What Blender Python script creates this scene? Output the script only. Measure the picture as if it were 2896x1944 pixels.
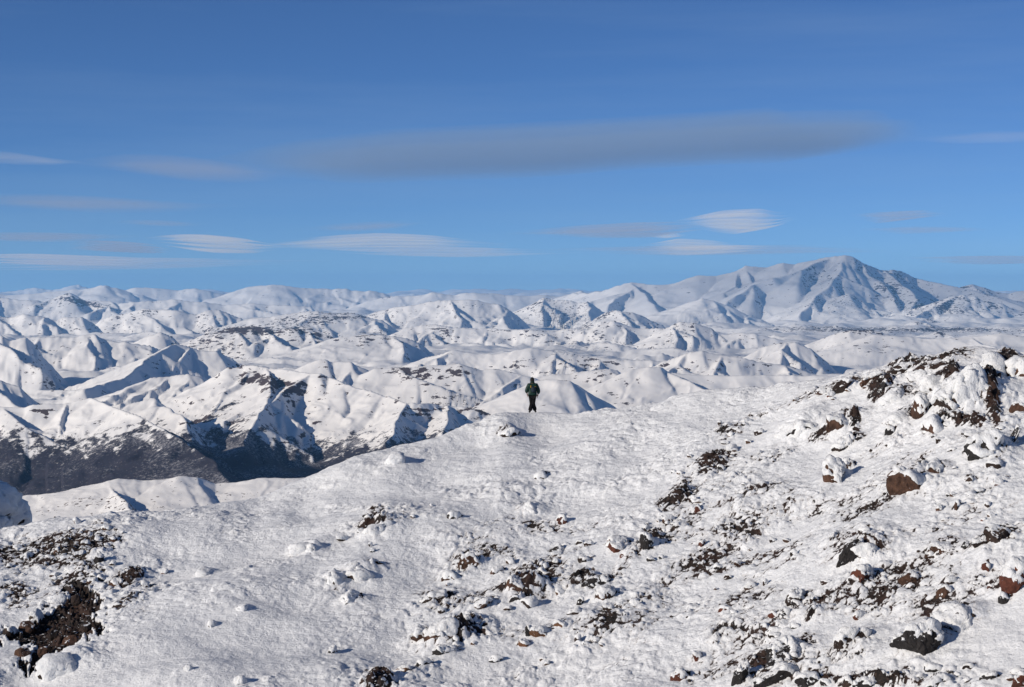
import bpy, bmesh, math, random, time
import numpy as np
from mathutils import Vector, Matrix
T0 = time.time()
rad = math.radians
for o in list(bpy.data.objects):
    bpy.data.objects.remove(o)
scene = bpy.context.scene
COL = scene.collection

# ------------------------------------------------------------------ camera
W0, H0, F0 = 2896.0, 1944.0, 5000.0
EYE_ROW = 815.0                                   # photo row of the eye level
PITCH = math.atan((H0 / 2 - EYE_ROW) / F0)
cam_d = bpy.data.cameras.new('camera')
cam = bpy.data.objects.new('camera', cam_d)
COL.objects.link(cam)
cam_d.sensor_fit = 'HORIZONTAL'
cam_d.sensor_width = 23.6
cam_d.lens = 23.6 * F0 / W0
cam_d.clip_start = 0.2
cam_d.clip_end = 400000
cam.location = (0, 0, 0)
cam.rotation_euler = (math.pi / 2 - PITCH, 0, 0)
scene.camera = cam

# ------------------------------------------------------------------ light
SUN_EL, SUN_AZ = 18.5, -120.0                     # azimuth measured clockwise from +Y (view direction)
world = bpy.data.worlds.new('World')
scene.world = world
world.use_nodes = True
nt = world.node_tree
nt.nodes.clear()
n_out = nt.nodes.new('ShaderNodeOutputWorld')
n_bg = nt.nodes.new('ShaderNodeBackground')
n_sky = nt.nodes.new('ShaderNodeTexSky')
n_sky.sky_type = 'NISHITA'
n_sky.sun_disc = False
n_sky.sun_elevation = rad(SUN_EL)
n_sky.sun_rotation = rad(SUN_AZ)
n_sky.altitude = 6500
n_sky.air_density = 1.0
n_sky.dust_density = 0.0
n_sky.ozone_density = 6.2
n_bg.inputs['Strength'].default_value = 0.090
# faint high veil: horizontal streaks all round the sky
n_tc = nt.nodes.new('ShaderNodeTexCoord')
n_mp = nt.nodes.new('ShaderNodeMapping'); n_mp.inputs['Scale'].default_value = (2.2, 2.2, 26.0)
n_mp.inputs['Rotation'].default_value = (0.0, rad(1.5), 0.0)
n_ns = nt.nodes.new('ShaderNodeTexNoise'); n_ns.inputs['Scale'].default_value = 1.0; n_ns.inputs['Detail'].default_value = 5.0; n_ns.inputs['Roughness'].default_value = 0.6
n_mr = nt.nodes.new('ShaderNodeMapRange'); n_mr.inputs['From Min'].default_value = 0.42; n_mr.inputs['From Max'].default_value = 0.80; n_mr.inputs['To Max'].default_value = 0.16
n_mx = nt.nodes.new('ShaderNodeMix'); n_mx.data_type = 'RGBA'
n_mx.inputs[7].default_value = (4.0, 5.4, 6.9, 1)
nt.links.new(n_tc.outputs['Generated'], n_mp.inputs[0]); nt.links.new(n_mp.outputs[0], n_ns.inputs['Vector'])
nt.links.new(n_ns.outputs['Fac'], n_mr.inputs['Value']); nt.links.new(n_mr.outputs[0], n_mx.inputs[0])
nt.links.new(n_sky.outputs[0], n_mx.inputs[6]); nt.links.new(n_mx.outputs[2], n_bg.inputs['Color'])
nt.links.new(n_bg.outputs[0], n_out.inputs['Surface'])

sun_d = bpy.data.lights.new('sun', 'SUN')
sun_d.energy = 4.4
sun_d.angle = rad(0.55)
sun_d.color = (1.0, 0.895, 0.765)
sun = bpy.data.objects.new('sun', sun_d)
COL.objects.link(sun)
SUN_DIR = Vector((math.cos(rad(SUN_EL)) * math.sin(rad(SUN_AZ)), math.cos(rad(SUN_EL)) * math.cos(rad(SUN_AZ)), math.sin(rad(SUN_EL))))
sun.rotation_euler = SUN_DIR.to_track_quat('Z', 'Y').to_euler()
sun.location = SUN_DIR * 300

scene.view_settings.view_transform = 'Standard'
scene.view_settings.look = 'None'
scene.view_settings.exposure = -0.02
scene.view_settings.gamma = 1.0
scene.cycles.max_bounces = 10
scene.cycles.volume_bounces = 8
scene.cycles.diffuse_bounces = 1
scene.cycles.transparent_max_bounces = 16
scene.cycles.use_denoising = True

# ------------------------------------------------------------------ numpy noise
def _h(ix, iy, seed):
    h = (ix.astype(np.int64) * 374761393 + iy.astype(np.int64) * 668265263 + int(seed) * 1442695041) & 0xFFFFFFFF
    h = ((h ^ (h >> 13)) * 1274126177) & 0xFFFFFFFF
    return (h ^ (h >> 16)) & 0xFFFFFFFF

_GA = np.linspace(0, 2 * np.pi, 256, endpoint=False)
_GX, _GY = np.cos(_GA), np.sin(_GA)

def perlin(x, y, seed=0):
    x0 = np.floor(x); y0 = np.floor(y)
    fx = x - x0; fy = y - y0
    ix = x0.astype(np.int64); iy = y0.astype(np.int64)
    u = fx * fx * fx * (fx * (fx * 6 - 15) + 10)
    v = fy * fy * fy * (fy * (fy * 6 - 15) + 10)
    def g(a, b, dx, dy):
        k = (_h(a, b, seed) >> 7) & 255
        return _GX[k] * dx + _GY[k] * dy
    a = g(ix, iy, fx, fy); b = g(ix + 1, iy, fx - 1, fy)
    c = g(ix, iy + 1, fx, fy - 1); d = g(ix + 1, iy + 1, fx - 1, fy - 1)
    return ((a + u * (b - a)) * (1 - v) + (c + u * (d - c)) * v) * 1.5

def fbm(x, y, octv=4, seed=0, gain=0.5, lac=2.03):
    s = 0.0; a = 1.0; f = 1.0
    for i in range(octv):
        s = s + a * perlin(x * f + 17.3 * i, y * f - 9.1 * i, seed + i)
        a *= gain; f *= lac
    return s

def ridged(x, y, octv=5, seed=0, gain=2.0, lac=2.1, h=0.9):
    s = 0.0; w = 1.0; f = 1.0; a = 1.0
    for i in range(octv):
        n = 1 - np.abs(perlin(x * f + 11.7 * i, y * f + 5.3 * i, seed + i))
        n = n * n * w
        w = np.clip(n * gain, 0, 1)
        s = s + n * a
        f *= lac; a *= lac ** (-h)
    return s

def worley(x, y, seed=0, jitter=0.9):
    ix = np.floor(x).astype(np.int64); iy = np.floor(y).astype(np.int64)
    f1 = np.full(x.shape, 9.0); f2 = np.full(x.shape, 9.0); idv = np.zeros(x.shape)
    for dx in (-1, 0, 1):
        for dy in (-1, 0, 1):
            h = _h(ix + dx, iy + dy, seed)
            px = ix + dx + 0.5 + jitter * ((h & 1023) / 1023.0 - 0.5)
            py = iy + dy + 0.5 + jitter * (((h >> 10) & 1023) / 1023.0 - 0.5)
            d = np.hypot(x - px, y - py)
            m = d < f1
            f2 = np.where(m, f1, np.minimum(f2, d))
            idv = np.where(m, ((h >> 20) & 1023) / 1023.0, idv)
            f1 = np.where(m, d, f1)
    return f1, f2, idv

_rg = np.random.RandomState(5)
_G3 = _rg.normal(size=(256, 3)); _G3 /= np.linalg.norm(_G3, axis=1)[:, None]

def perlin3(p, seed=0):
    p0 = np.floor(p); f = p - p0; i = p0.astype(np.int64)
    w = f * f * f * (f * (f * 6 - 15) + 10)
    r = 0.0
    for a in (0, 1):
        for b in (0, 1):
            for c in (0, 1):
                k = (_h(i[:, 0] + a + (i[:, 2] + c) * 7919, i[:, 1] + b, seed) >> 7) & 255
                dv = f - np.array([a, b, c])
                g = (_G3[k] * dv).sum(1)
                r = r + g * (w[:, 0] if a else 1 - w[:, 0]) * (w[:, 1] if b else 1 - w[:, 1]) * (w[:, 2] if c else 1 - w[:, 2])
    return r * 1.5

def fbm3(p, octv=3, seed=0, gain=0.5):
    s = 0.0; a = 1.0; f = 1.0
    for i in range(octv):
        s = s + a * perlin3(p * f + 3.7 * i, seed + i); a *= gain; f *= 2.07
    return s

def sstep(a, b, x):
    t = np.clip((x - a) / (b - a), 0, 1)
    return t * t * (3 - 2 * t)

def smax(a, b, k):
    h = np.clip(0.5 + 0.5 * (a - b) / k, 0, 1)
    return b + (a - b) * h + k * h * (1 - h)

# ------------------------------------------------------------------ pixel <-> place
CP, SP = math.cos(PITCH), math.sin(PITCH)
def tan_z(py):                                    # z / y along the ray through photo row py
    v = -(np.asarray(py, float) - H0 / 2) / F0
    return (-SP + v * CP) / (CP + v * SP)
def tan_x(px, py):
    v = -(np.asarray(py, float) - H0 / 2) / F0
    return ((np.asarray(px, float) - W0 / 2) / F0) / (CP + v * SP)
def to_px(x, y, z):
    fy = y * CP - z * SP; fz = y * SP + z * CP
    return W0 / 2 + F0 * x / fy, H0 / 2 - F0 * fz / fy
def place(px, py, d):
    return np.array([float(tan_x(px, py)) * d, d, float(tan_z(py)) * d])

# ------------------------------------------------------------------ helpers
def tag(o, label=None, cat=None, group=None, kind=None):
    if label: o['label'] = label
    if cat: o['category'] = cat
    if group: o['group'] = group
    if kind: o['kind'] = kind
    return o

def mesh_obj(name, verts, faces, mat, parent=None, smooth=True):
    me = bpy.data.meshes.new(name)
    me.from_pydata([tuple(v) for v in verts], [], faces)
    if mat: me.materials.append(mat)
    if smooth: me.polygons.foreach_set('use_smooth', [True] * len(me.polygons))
    me.update()
    o = bpy.data.objects.new(name, me)
    COL.objects.link(o)
    if parent: o.parent = parent
    return o

def fast_mesh(name, V, quads, mat, attrs=None, smooth=True):
    """V (n,3) float, quads (m,k) int with k = 3 or 4"""
    me = bpy.data.meshes.new(name)
    n, (m, k) = len(V), quads.shape
    me.vertices.add(n)
    me.vertices.foreach_set('co', np.ascontiguousarray(V, np.float32).ravel())
    me.loops.add(m * k)
    me.loops.foreach_set('vertex_index', np.ascontiguousarray(quads, np.int32).ravel())
    me.polygons.add(m)
    me.polygons.foreach_set('loop_start', np.arange(0, m * k, k, dtype=np.int32))
    me.polygons.foreach_set('use_smooth', np.full(m, smooth, bool))
    me.update(calc_edges=True)
    for nm, arr in (attrs or {}).items():
        a = me.attributes.new(nm, 'FLOAT', 'POINT')
        a.data.foreach_set('value', np.ascontiguousarray(arr, np.float32).ravel())
    if mat: me.materials.append(mat)
    me.validate()
    return me

def grid_quads(nr, nc):
    i = np.arange(nr * nc).reshape(nr, nc)
    return np.stack([i[:-1, :-1], i[:-1, 1:], i[1:, 1:], i[1:, :-1]], -1).reshape(-1, 4)

class NT:
    """small node-tree writer"""
    def __init__(s, name):
        s.m = bpy.data.materials.new(name); s.m.use_nodes = True
        s.t = s.m.node_tree; s.t.nodes.clear()
        s.out = s.t.nodes.new('ShaderNodeOutputMaterial')
    def n(s, typ, **kw):
        nd = s.t.nodes.new(typ)
        ins = kw.pop('ins', {})
        for k, v in kw.items(): setattr(nd, k, v)
        for k, v in ins.items():
            if isinstance(v, bpy.types.NodeSocket): s.t.links.new(v, nd.inputs[k])
            else: nd.inputs[k].default_value = v
        return nd
    def math(s, op, a, b=0.0, c=None, clamp=False):
        nd = s.t.nodes.new('ShaderNodeMath'); nd.operation = op; nd.use_clamp = clamp
        for i, v in enumerate((a, b) if c is None else (a, b, c)):
            if isinstance(v, bpy.types.NodeSocket): s.t.links.new(v, nd.inputs[i])
            else: nd.inputs[i].default_value = v
        return nd.outputs[0]
    def noise(s, vec, scale, detail=4, rough=0.55, dist=0.0):
        nd = s.n('ShaderNodeTexNoise', ins={'Scale': scale, 'Detail': detail, 'Roughness': rough, 'Distortion': dist})
        s.t.links.new(vec, nd.inputs['Vector'])
        return nd.outputs['Fac']
    def ramp(s, v, lo, hi):
        nd = s.n('ShaderNodeMapRange', interpolation_type='SMOOTHSTEP', ins={'Value': v, 'From Min': lo, 'From Max': hi})
        return nd.outputs[0]
    def mix(s, f, a, b):
        nd = s.t.nodes.new('ShaderNodeMix'); nd.data_type = 'RGBA'
        for k, v in ((0, f), (6, a), (7, b)):
            if isinstance(v, bpy.types.NodeSocket): s.t.links.new(v, nd.inputs[k])
            else: nd.inputs[k].default_value = v if k == 0 else (*v, 1.0)
        return nd.outputs[2]
    def attr(s, name):
        return s.n('ShaderNodeAttribute', attribute_name=name).outputs['Fac']
    def pos(s, sx=1, sy=1, sz=1):
        g = s.n('ShaderNodeNewGeometry').outputs['Position']
        nd = s.n('ShaderNodeVectorMath', operation='MULTIPLY', ins={0: g, 1: (sx, sy, sz)})
        return nd.outputs[0]
    def objco(s):
        return s.n('ShaderNodeTexCoord').outputs['Object']
    def bump(s, h, strength, dist):
        return s.n('ShaderNodeBump', ins={'Height': h, 'Strength': strength, 'Distance': dist}).outputs[0]
    def bsdf(s, color, rough=0.7, normal=None, spec=0.3, **ins):
        nd = s.n('ShaderNodeBsdfPrincipled', ins={'Roughness': rough, 'Specular IOR Level': spec, **ins})
        if isinstance(color, bpy.types.NodeSocket): s.t.links.new(color, nd.inputs['Base Color'])
        else: nd.inputs['Base Color'].default_value = (*color, 1)
        if normal is not None: s.t.links.new(normal, nd.inputs['Normal'])
        s.t.links.new(nd.outputs[0], s.out.inputs['Surface'])
        return nd

SNOW = (0.86, 0.87, 0.89)
# ------------------------------------------------------------------ materials
def mat_near():
    m = NT('rime_snow')
    p = m.pos()
    bare = m.attr('bare')
    fine = m.noise(p, 6.5, 5, 0.62)
    mid = m.noise(p, 1.7, 4, 0.6)
    mask = m.math('ADD', bare, m.math('MULTIPLY', m.math('SUBTRACT', fine, 0.5), 0.75))
    mask = m.math('ADD', mask, m.math('MULTIPLY', m.math('SUBTRACT', mid, 0.5), 0.35))
    mk = m.ramp(mask, 0.47, 0.57)
    hue = m.noise(p, 0.9, 3, 0.6)
    rock = m.mix(m.ramp(hue, 0.35, 0.68), (0.011, 0.010, 0.010), (0.040, 0.021, 0.016))
    rock = m.mix(m.ramp(m.noise(p, 9, 3, 0.7), 0.45, 0.75), rock, (0.055, 0.036, 0.028))
    snow = m.mix(m.noise(p, 0.35, 3, 0.5), (0.745, 0.77, 0.80), (0.815, 0.83, 0.845))
    # thin drift dust where snow peters out
    snow = m.mix(m.math('MULTIPLY', m.ramp(mask, 0.30, 0.5), 0.35), snow, (0.40, 0.37, 0.36))
    col = m.mix(mk, snow, rock)
    hgt = m.math('ADD', m.math('MULTIPLY', m.noise(p, 11, 6, 0.68), 0.10), m.math('MULTIPLY', m.noise(p, 3.2, 3, 0.55), 0.12))
    nb = m.bump(hgt, 0.65, 0.75)
    m.bsdf(col, 0.75, nb, 0.25)
    return m.m

def mat_far(name, k):
    m = NT(name)
    p = m.pos()
    dist = m.n('ShaderNodeVectorMath', operation='LENGTH', ins={0: p}).outputs['Value']
    # detail coordinates that stay about as coarse as the terrain of that range
    rk = m.attr('rock'); fo = m.attr('forest')
    pz = m.pos(1, 1, 2.2)
    n1 = m.noise(pz, 0.010 * k, 7, 0.66)
    n2 = m.noise(p, 0.0016 * k, 5, 0.6)
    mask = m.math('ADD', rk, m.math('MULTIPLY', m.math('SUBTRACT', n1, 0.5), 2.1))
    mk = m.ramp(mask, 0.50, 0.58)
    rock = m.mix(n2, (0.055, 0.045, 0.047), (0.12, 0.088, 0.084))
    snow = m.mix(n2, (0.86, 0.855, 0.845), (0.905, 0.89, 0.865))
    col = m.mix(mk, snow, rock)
    nf = m.noise(p, 0.035, 6, 0.75)
    fm = m.math('ADD', fo, m.math('MULTIPLY', m.math('SUBTRACT', nf, 0.5), 2.2))
    fk = m.ramp(fm, 0.42, 0.66)
    trees = m.mix(m.noise(p, 0.012, 5, 0.65), (0.016, 0.017, 0.028), (0.058, 0.053, 0.068))
    trees = m.mix(m.math('MULTIPLY', m.ramp(m.math('ADD', m.noise(p, 0.11, 6, 0.8), m.math('MULTIPLY', m.math('SUBTRACT', m.noise(p, 0.004, 4, 0.6), 0.5), 0.7)), 0.50, 0.72), 0.75), trees, (0.50, 0.50, 0.52))
    col = m.mix(fk, col, trees)
    hb = m.math('MULTIPLY', m.noise(p, 0.006 * k, 5, 0.6), m.math('MULTIPLY', dist, 0.0002))
    nb = m.bump(hb, 0.8, 1.0)
    m.bsdf(col, 0.85, nb, 0.1)
    return m.m

def mat_rock(name, c1, c2, c3):
    m = NT(name)
    p = m.pos()
    a = m.noise(p, 2.3, 6, 0.65); b = m.noise(p, 8, 4, 0.7)
    col = m.mix(m.ramp(a, 0.35, 0.65), c1, c2)
    col = m.mix(m.ramp(b, 0.52, 0.8), col, c3)
    # stray rime flecks
    fl = m.math('ADD', m.noise(p, 5.0, 6, 0.7), m.math('MULTIPLY', m.n('ShaderNodeSeparateXYZ', ins={0: m.n('ShaderNodeNewGeometry').outputs['Normal']}).outputs['Z'], 0.16))
    col = m.mix(m.ramp(fl, 0.67, 0.71), col, (0.8, 0.82, 0.85))
    h = m.math('ADD', m.math('MULTIPLY', m.noise(p, 4, 7, 0.7), 0.12), m.math('MULTIPLY', m.noise(p, 22, 3, 0.6), 0.012))
    m.bsdf(col, 0.85, m.bump(h, 1.0, 1.0), 0.25)
    return m.m

def mat_crust():
    m = NT('rime_crust')
    p = m.pos()
    col = m.mix(m.noise(p, 1.2, 3, 0.5), (0.745, 0.77, 0.80), (0.815, 0.83, 0.845))
    h = m.math('ADD', m.math('MULTIPLY', m.noise(p, 11, 6, 0.68), 0.10), m.math('MULTIPLY', m.noise(p, 4, 3, 0.5), 0.10))
    m.bsdf(col, 0.75, m.bump(h, 0.9, 0.8), 0.25)
    return m.m

def mat_plain(name, c, rough=0.8, scale=30, var=0.3):
    m = NT(name)
    n = m.noise(m.objco(), scale, 4, 0.6)
    col = m.mix(n, tuple(v * (1 - var) for v in c), tuple(v * (1 + var) for v in c))
    m.bsdf(col, rough, m.bump(m.noise(m.objco(), scale * 0.7, 3, 0.6), 0.4, 0.01), 0.3)
    return m.m

M_NEAR, M_CRUST = mat_near(), mat_crust()
M_FOOT, M_MID, M_FAR = mat_far('foothill_snow', 22.0), mat_far('mountain_snow_and_forest', 2.2), mat_far('far_mountain_snow', 1.3)
M_ROCK = {
    'black': mat_rock('black_lava', (0.016, 0.015, 0.016), (0.030, 0.027, 0.027), (0.055, 0.048, 0.046)),
    'dark': mat_rock('dark_brown_lava', (0.022, 0.016, 0.014), (0.045, 0.029, 0.024), (0.075, 0.05, 0.04)),
    'brown': mat_rock('brown_lava', (0.045, 0.025, 0.018), (0.10, 0.052, 0.034), (0.14, 0.085, 0.06)),
    'red': mat_rock('red_scoria', (0.055, 0.020, 0.014), (0.125, 0.042, 0.027), (0.16, 0.075, 0.05)),
    'orange': mat_rock('orange_brown_lava', (0.08, 0.040, 0.022), (0.16, 0.078, 0.042), (0.2, 0.12, 0.075)),
}
print('materials', time.time() - T0)

# ================================================================== far mountains
# base level of the country: depth (km) -> photo row at which it would be seen
BASE = np.array([(0.6, 3400), (1.0, 2500), (1.6, 1900), (2.5, 1640), (3.5, 1520), (4.3, 1465), (5.0, 1420), (5.6, 1350), (6.2, 1285), (7, 1205), (8, 1135),
                 (9, 1085), (10, 1050), (11.5, 1015), (13, 990), (15, 968), (18, 945), (21, 930), (25, 915), (30, 892), (38, 868), (48, 850), (60, 838), (90, 826)], float)
def base_z(y):
    ly = np.log(y)
    return y * tan_z(np.interp(ly, np.log(BASE[:, 0] * 1000), BASE[:, 1]))

# ridges: (points (px, py[, depth km]), depth km, steepness, spur amplitude, spur wavelength (rad), rockiness)
RIDGES = [
    # lower ridge just beyond the near slope
    ([(-300, 1500), (-60, 1440), (62, 1405), (171, 1392), (240, 1381), (291, 1364), (334, 1354), (377, 1357), (428, 1358), (471, 1354), (514, 1345), (557, 1349), (608, 1368), (664, 1364), (728, 1354), (792, 1351), (869, 1354), (1000, 1350), (1200, 1380)], 1.6, .20, .002, .03, .12),
    ([(300, 1362, 1.6), (325, 1390, 1.56), (360, 1425, 1.51), (400, 1470, 1.45)], 1.6, .36, .002, .012, .3),
    # left ridges above the wooded valley
    ([(-500, 1160), (-200, 1150), (67, 1150, 5.6), (94, 1144, 5.6), (174, 1142, 5.6), (214, 1133, 5.6), (263, 1126, 5.6), (290, 1135, 5.55), (312, 1146, 5.5), (348, 1160, 5.4), (402, 1180, 5.3), (446, 1204, 5.2), (491, 1227, 5.1), (522, 1240, 5.05), (549, 1272, 5.0), (600, 1310, 4.9)], 5.6, .50, .005, .018, .05),
    ([(549, 1268, 5.0), (600, 1300, 4.85), (640, 1350, 4.7), (690, 1400, 4.55)], 5.0, .32, .002, .014, .05),
    ([(-500, 1040), (-200, 1050), (0, 1075), (22, 1084), (54, 1093), (85, 1120), (96, 1140)], 6.3, .5, .004, .02, .05),
    ([(370, 1142), (411, 1129), (446, 1122), (482, 1151, 6.15), (509, 1173, 6.05), (531, 1196, 5.95)], 6.3, .5, .003, .016, .05),
    ([(388, 1092), (429, 1068), (487, 1066), (536, 1057), (571, 1066), (589, 1084)], 7.2, .34, .006, .010, .05),
    # wall right of the wooded valley, long crest towards the hiker
    ([(620, 1062, 6.9), (647, 1039, 6.9), (700, 1036, 6.9), (759, 1037, 6.85), (848, 1053, 6.75), (900, 1056, 6.7), (927, 1062, 6.7), (980, 1085, 6.6), (1047, 1107, 6.5), (1114, 1129, 6.4), (1145, 1138, 6.35), (1186, 1143, 6.35), (1260, 1143, 6.4), (1350, 1158, 6.4), (1420, 1185, 6.4), (1600, 1250, 6.3)], 6.7, .48, .008, .020, .32),
    ([(759, 1040, 6.85), (770, 1110, 6.5), (720, 1190, 6.1), (690, 1250, 5.9)], 6.7, .45, .004, .014, .22),
    ([(1145, 1140, 6.35), (1130, 1190, 6.1), (1090, 1260, 5.8)], 6.4, .45, .004, .014, .15),
    ([(1270, 1146, 6.4), (1262, 1190, 6.15), (1240, 1260, 5.9)], 6.4, .45, .004, .014, .15),
    ([(850, 1045), (900, 1018), (918, 1016), (936, 1024), (990, 1022), (1012, 1036), (1070, 1058)], 7.6, .5, .004, .018, .1),
    ([(1040, 1058), (1056, 1042), (1114, 1040), (1168, 1038), (1239, 1033), (1302, 1029), (1329, 1036), (1369, 1047), (1404, 1045), (1454, 1054), (1494, 1064), (1550, 1085)], 7.5, .42, .003, .02, .22),
    ([(1470, 1100), (1516, 1078), (1570, 1074), (1614, 1078), (1659, 1103), (1704, 1129), (1748, 1156), (1800, 1190)], 6.6, .36, .002, .03, .0),
    ([(1520, 1066), (1560, 1058), (1614, 1054), (1668, 1047), (1726, 1042), (1750, 1048), (1766, 1060)], 7.9, .42, .003, .02, .03),
    ([(1775, 1052), (1793, 1042), (1837, 1036), (1873, 1038), (1900, 1054), (1960, 1060), (2060, 1062), (2180, 1060), (2300, 1062), (2500, 1070)], 7.6, .36, .003, .025, .03),
    # second row
    ([(-500, 930), (-200, 940), (0, 950), (27, 963), (71, 954), (94, 977), (112, 1003), (147, 1032)], 9.0, .55, .004, .02, .1),
    ([(451, 992), (470, 982), (495, 971), (536, 981), (571, 992), (616, 992), (652, 1012), (661, 1032)], 8.8, .45, .005, .016, .2),
    ([(495, 972, 8.8), (450, 992, 8.6), (400, 1030, 8.3), (350, 1070, 7.9), (240, 1100, 7.4)], 8.6, .40, .004, .016, .05),
    ([(76, 952), (147, 954), (214, 954), (268, 943), (299, 963), (357, 966), (424, 977), (470, 992)], 10.4, .46, .006, .014, .2),
    ([(393, 965), (420, 950), (455, 939), (487, 954), (505, 972)], 11.6, .46, .004, .014, .1),
    ([(1200, 1010), (1235, 1002), (1279, 991), (1346, 1000), (1404, 1002), (1458, 991), (1503, 984), (1560, 991), (1614, 1000), (1659, 1007), (1704, 1009), (1770, 1018), (1837, 1018), (1900, 1022), (1960, 1030)], 9.6, .42, .006, .02, .15),
    ([(1880, 1020), (1940, 999), (1981, 990), (2030, 1006), (2083, 1008), (2146, 1021), (2208, 1030), (2253, 1044), (2298, 1057), (2400, 1075)], 8.6, .45, .006, .018, .25),
    ([(2060, 1030), (2097, 1012), (2146, 986), (2208, 968), (2253, 968), (2298, 986), (2316, 1004), (2342, 1024)], 10.0, .48, .005, .02, .2),
    ([(2560, 1040), (2650, 1030), (2760, 1035), (2900, 1040), (3300, 1040)], 8.4, .4, .004, .02, .2),
    # third row
    ([(500, 975), (536, 959), (580, 945), (643, 930), (714, 920), (750, 930), (786, 937), (835, 928), (884, 937), (928, 950), (960, 966)], 12.2, .40, .005, .016, .4),
    ([(930, 958), (980, 951), (1079, 946), (1132, 953), (1177, 969), (1204, 982), (1230, 1002)], 11.6, .40, .003, .02, .25),
    ([(2280, 985), (2311, 963), (2351, 948), (2396, 934), (2441, 932), (2490, 937), (2521, 952), (2566, 972), (2601, 986), (2655, 1012)], 11.6, .42, .004, .02, .25),
    ([(2470, 945), (2543, 951), (2610, 957), (2673, 957), (2767, 950), (2833, 944), (2896, 950), (3000, 948), (3300, 960)], 11.2, .3, .003, .03, .12),
    ([(1100, 950), (1141, 926), (1186, 920), (1230, 917), (1279, 926), (1382, 929), (1445, 933), (1494, 931), (1547, 935), (1614, 931), (1659, 929), (1695, 915), (1730, 908), (1757, 917), (1793, 922), (1837, 929), (1900, 929), (1940, 940), (1990, 955)], 14.2, .56, .012, .015, .3),
    ([(1860, 938), (1896, 923), (1927, 910), (1967, 912), (2012, 928), (2030, 945), (2083, 943), (2137, 943), (2182, 954), (2217, 963), (2275, 970)], 13.6, .48, .006, .016, .3),
    ([(270, 915), (286, 905), (321, 892), (370, 881), (411, 874), (482, 876), (558, 890), (594, 879), (620, 875), (643, 883), (670, 896), (710, 915)], 18.5, .52, .009, .014, .22),
    ([(-500, 900), (-200, 895), (0, 892), (27, 896), (58, 892), (120, 892), (160, 905), (192, 896), (232, 896), (277, 925)], 17.5, .55, .008, .014, .3),
    ([(690, 905), (760, 895), (840, 885), (900, 878), (960, 885), (1020, 890), (1080, 905)], 18.0, .42, .007, .014, .35),
    ([(1030, 895), (1070, 879), (1150, 866), (1221, 853), (1257, 846), (1302, 849), (1346, 850), (1413, 857), (1440, 875), (1465, 895)], 20, .46, .010, .016, .3),
    ([(1490, 865), (1516, 850), (1543, 841), (1570, 848), (1614, 850), (1632, 855), (1659, 850), (1685, 868), (1710, 890)], 22.5, .48, .007, .014, .45),
    ([(1690, 898), (1712, 886), (1748, 875), (1793, 884), (1837, 902), (1873, 917)], 19, .48, .006, .012, .5),
    ([(1840, 905), (1896, 883), (1936, 865), (1981, 843), (2016, 847), (2052, 865), (2110, 888), (2164, 908), (2230, 930)], 24, .42, .005, .016, .25),
    # volcano
    ([(1560, 842, 33), (1623, 831, 32), (1695, 824, 31), (1726, 812, 31), (1788, 799, 30), (1829, 806, 30), (1900, 801, 30), (1923, 796, 30), (1976, 777, 29.5), (2021, 783, 29.5), (2075, 769, 29.5), (2110, 754, 29.5), (2173, 753, 29.5), (2217, 744, 29.3), (2253, 747, 29.3), (2289, 738, 29.2), (2333, 729, 29), (2387, 721, 29), (2409, 727, 29), (2436, 742, 29), (2485, 762, 29.3), (2516, 760, 29.5), (2557, 774, 29.7), (2628, 796, 30), (2673, 812, 30), (2713, 815, 30), (2753, 805, 30), (2789, 812, 30), (2820, 825, 30), (2860, 833, 30), (2896, 823, 30), (2960, 815, 30), (3050, 830, 30), (3300, 850, 30)], 29.5, .56, .006, .016, .34),
    ([(2387, 723, 29), (2380, 760, 28.4), (2350, 800, 27.6), (2300, 850, 26.6), (2260, 895, 25.8)], 28, .50, .003, .012, .3),
    ([(2500, 765, 29.3), (2560, 810, 28.3), (2600, 850, 27.4), (2560, 890, 26.5)], 28, .50, .003, .012, .4),
    ([(2110, 757, 29.5), (2130, 800, 28.6), (2100, 850, 27.4)], 28, .50, .003, .012, .25),
    ([(2240, 747, 29.3), (2260, 800, 28.4), (2220, 850, 27.2)], 28, .50, .003, .012, .3),
    ([(2075, 771, 29.5), (2120, 800, 28.9), (2165, 835, 28.2), (2185, 875, 27.4)], 28, .50, .003, .012, .25),
    ([(2253, 749, 29.3), (2292, 800, 28.5), (2330, 842, 27.8), (2345, 880, 27.1)], 28, .50, .003, .012, .25),
    ([(2436, 744, 29.0), (2470, 785, 28.5), (2515, 830, 27.8), (2540, 865, 27.1)], 28, .50, .003, .012, .35),
    ([(2628, 798, 30), (2640, 830, 29.3), (2600, 870, 28.2)], 28, .50, .003, .012, .35),
    ([(1923, 798, 30), (1975, 822, 29.4), (2010, 850, 28.6)], 28, .50, .003, .012, .2),
    ([(1788, 801, 30), (1825, 830, 29.2), (1850, 862, 28.2)], 28, .50, .003, .012, .2),
    ([(2753, 807, 30), (2790, 840, 29.2), (2850, 870, 28.3)], 28, .50, .003, .012, .3),
    ([(2289, 895), (2325, 865), (2365, 838), (2400, 828), (2440, 850), (2490, 895), (2530, 915)], 27, .42, .008, .014, .5),
    ([(2590, 905), (2619, 888), (2655, 861), (2695, 838), (2726, 834), (2771, 847), (2833, 865), (2896, 879), (3000, 890)], 26.5, .42, .008, .014, .5),
    ([(2480, 905), (2540, 893), (2600, 898), (2660, 910)], 25, .4, .005, .014, .5),
    # skyline left
    ([(-500, 850), (-200, 845), (0, 842), (60, 848), (120, 850), (150, 846), (170, 838), (200, 833), (250, 850), (320, 852), (360, 878)], 27, .5, .009, .014, .5),
    ([(330, 862), (420, 850), (500, 848), (580, 856), (640, 862), (720, 858), (800, 862), (880, 868)], 27, .42, .008, .014, .3),
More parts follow.
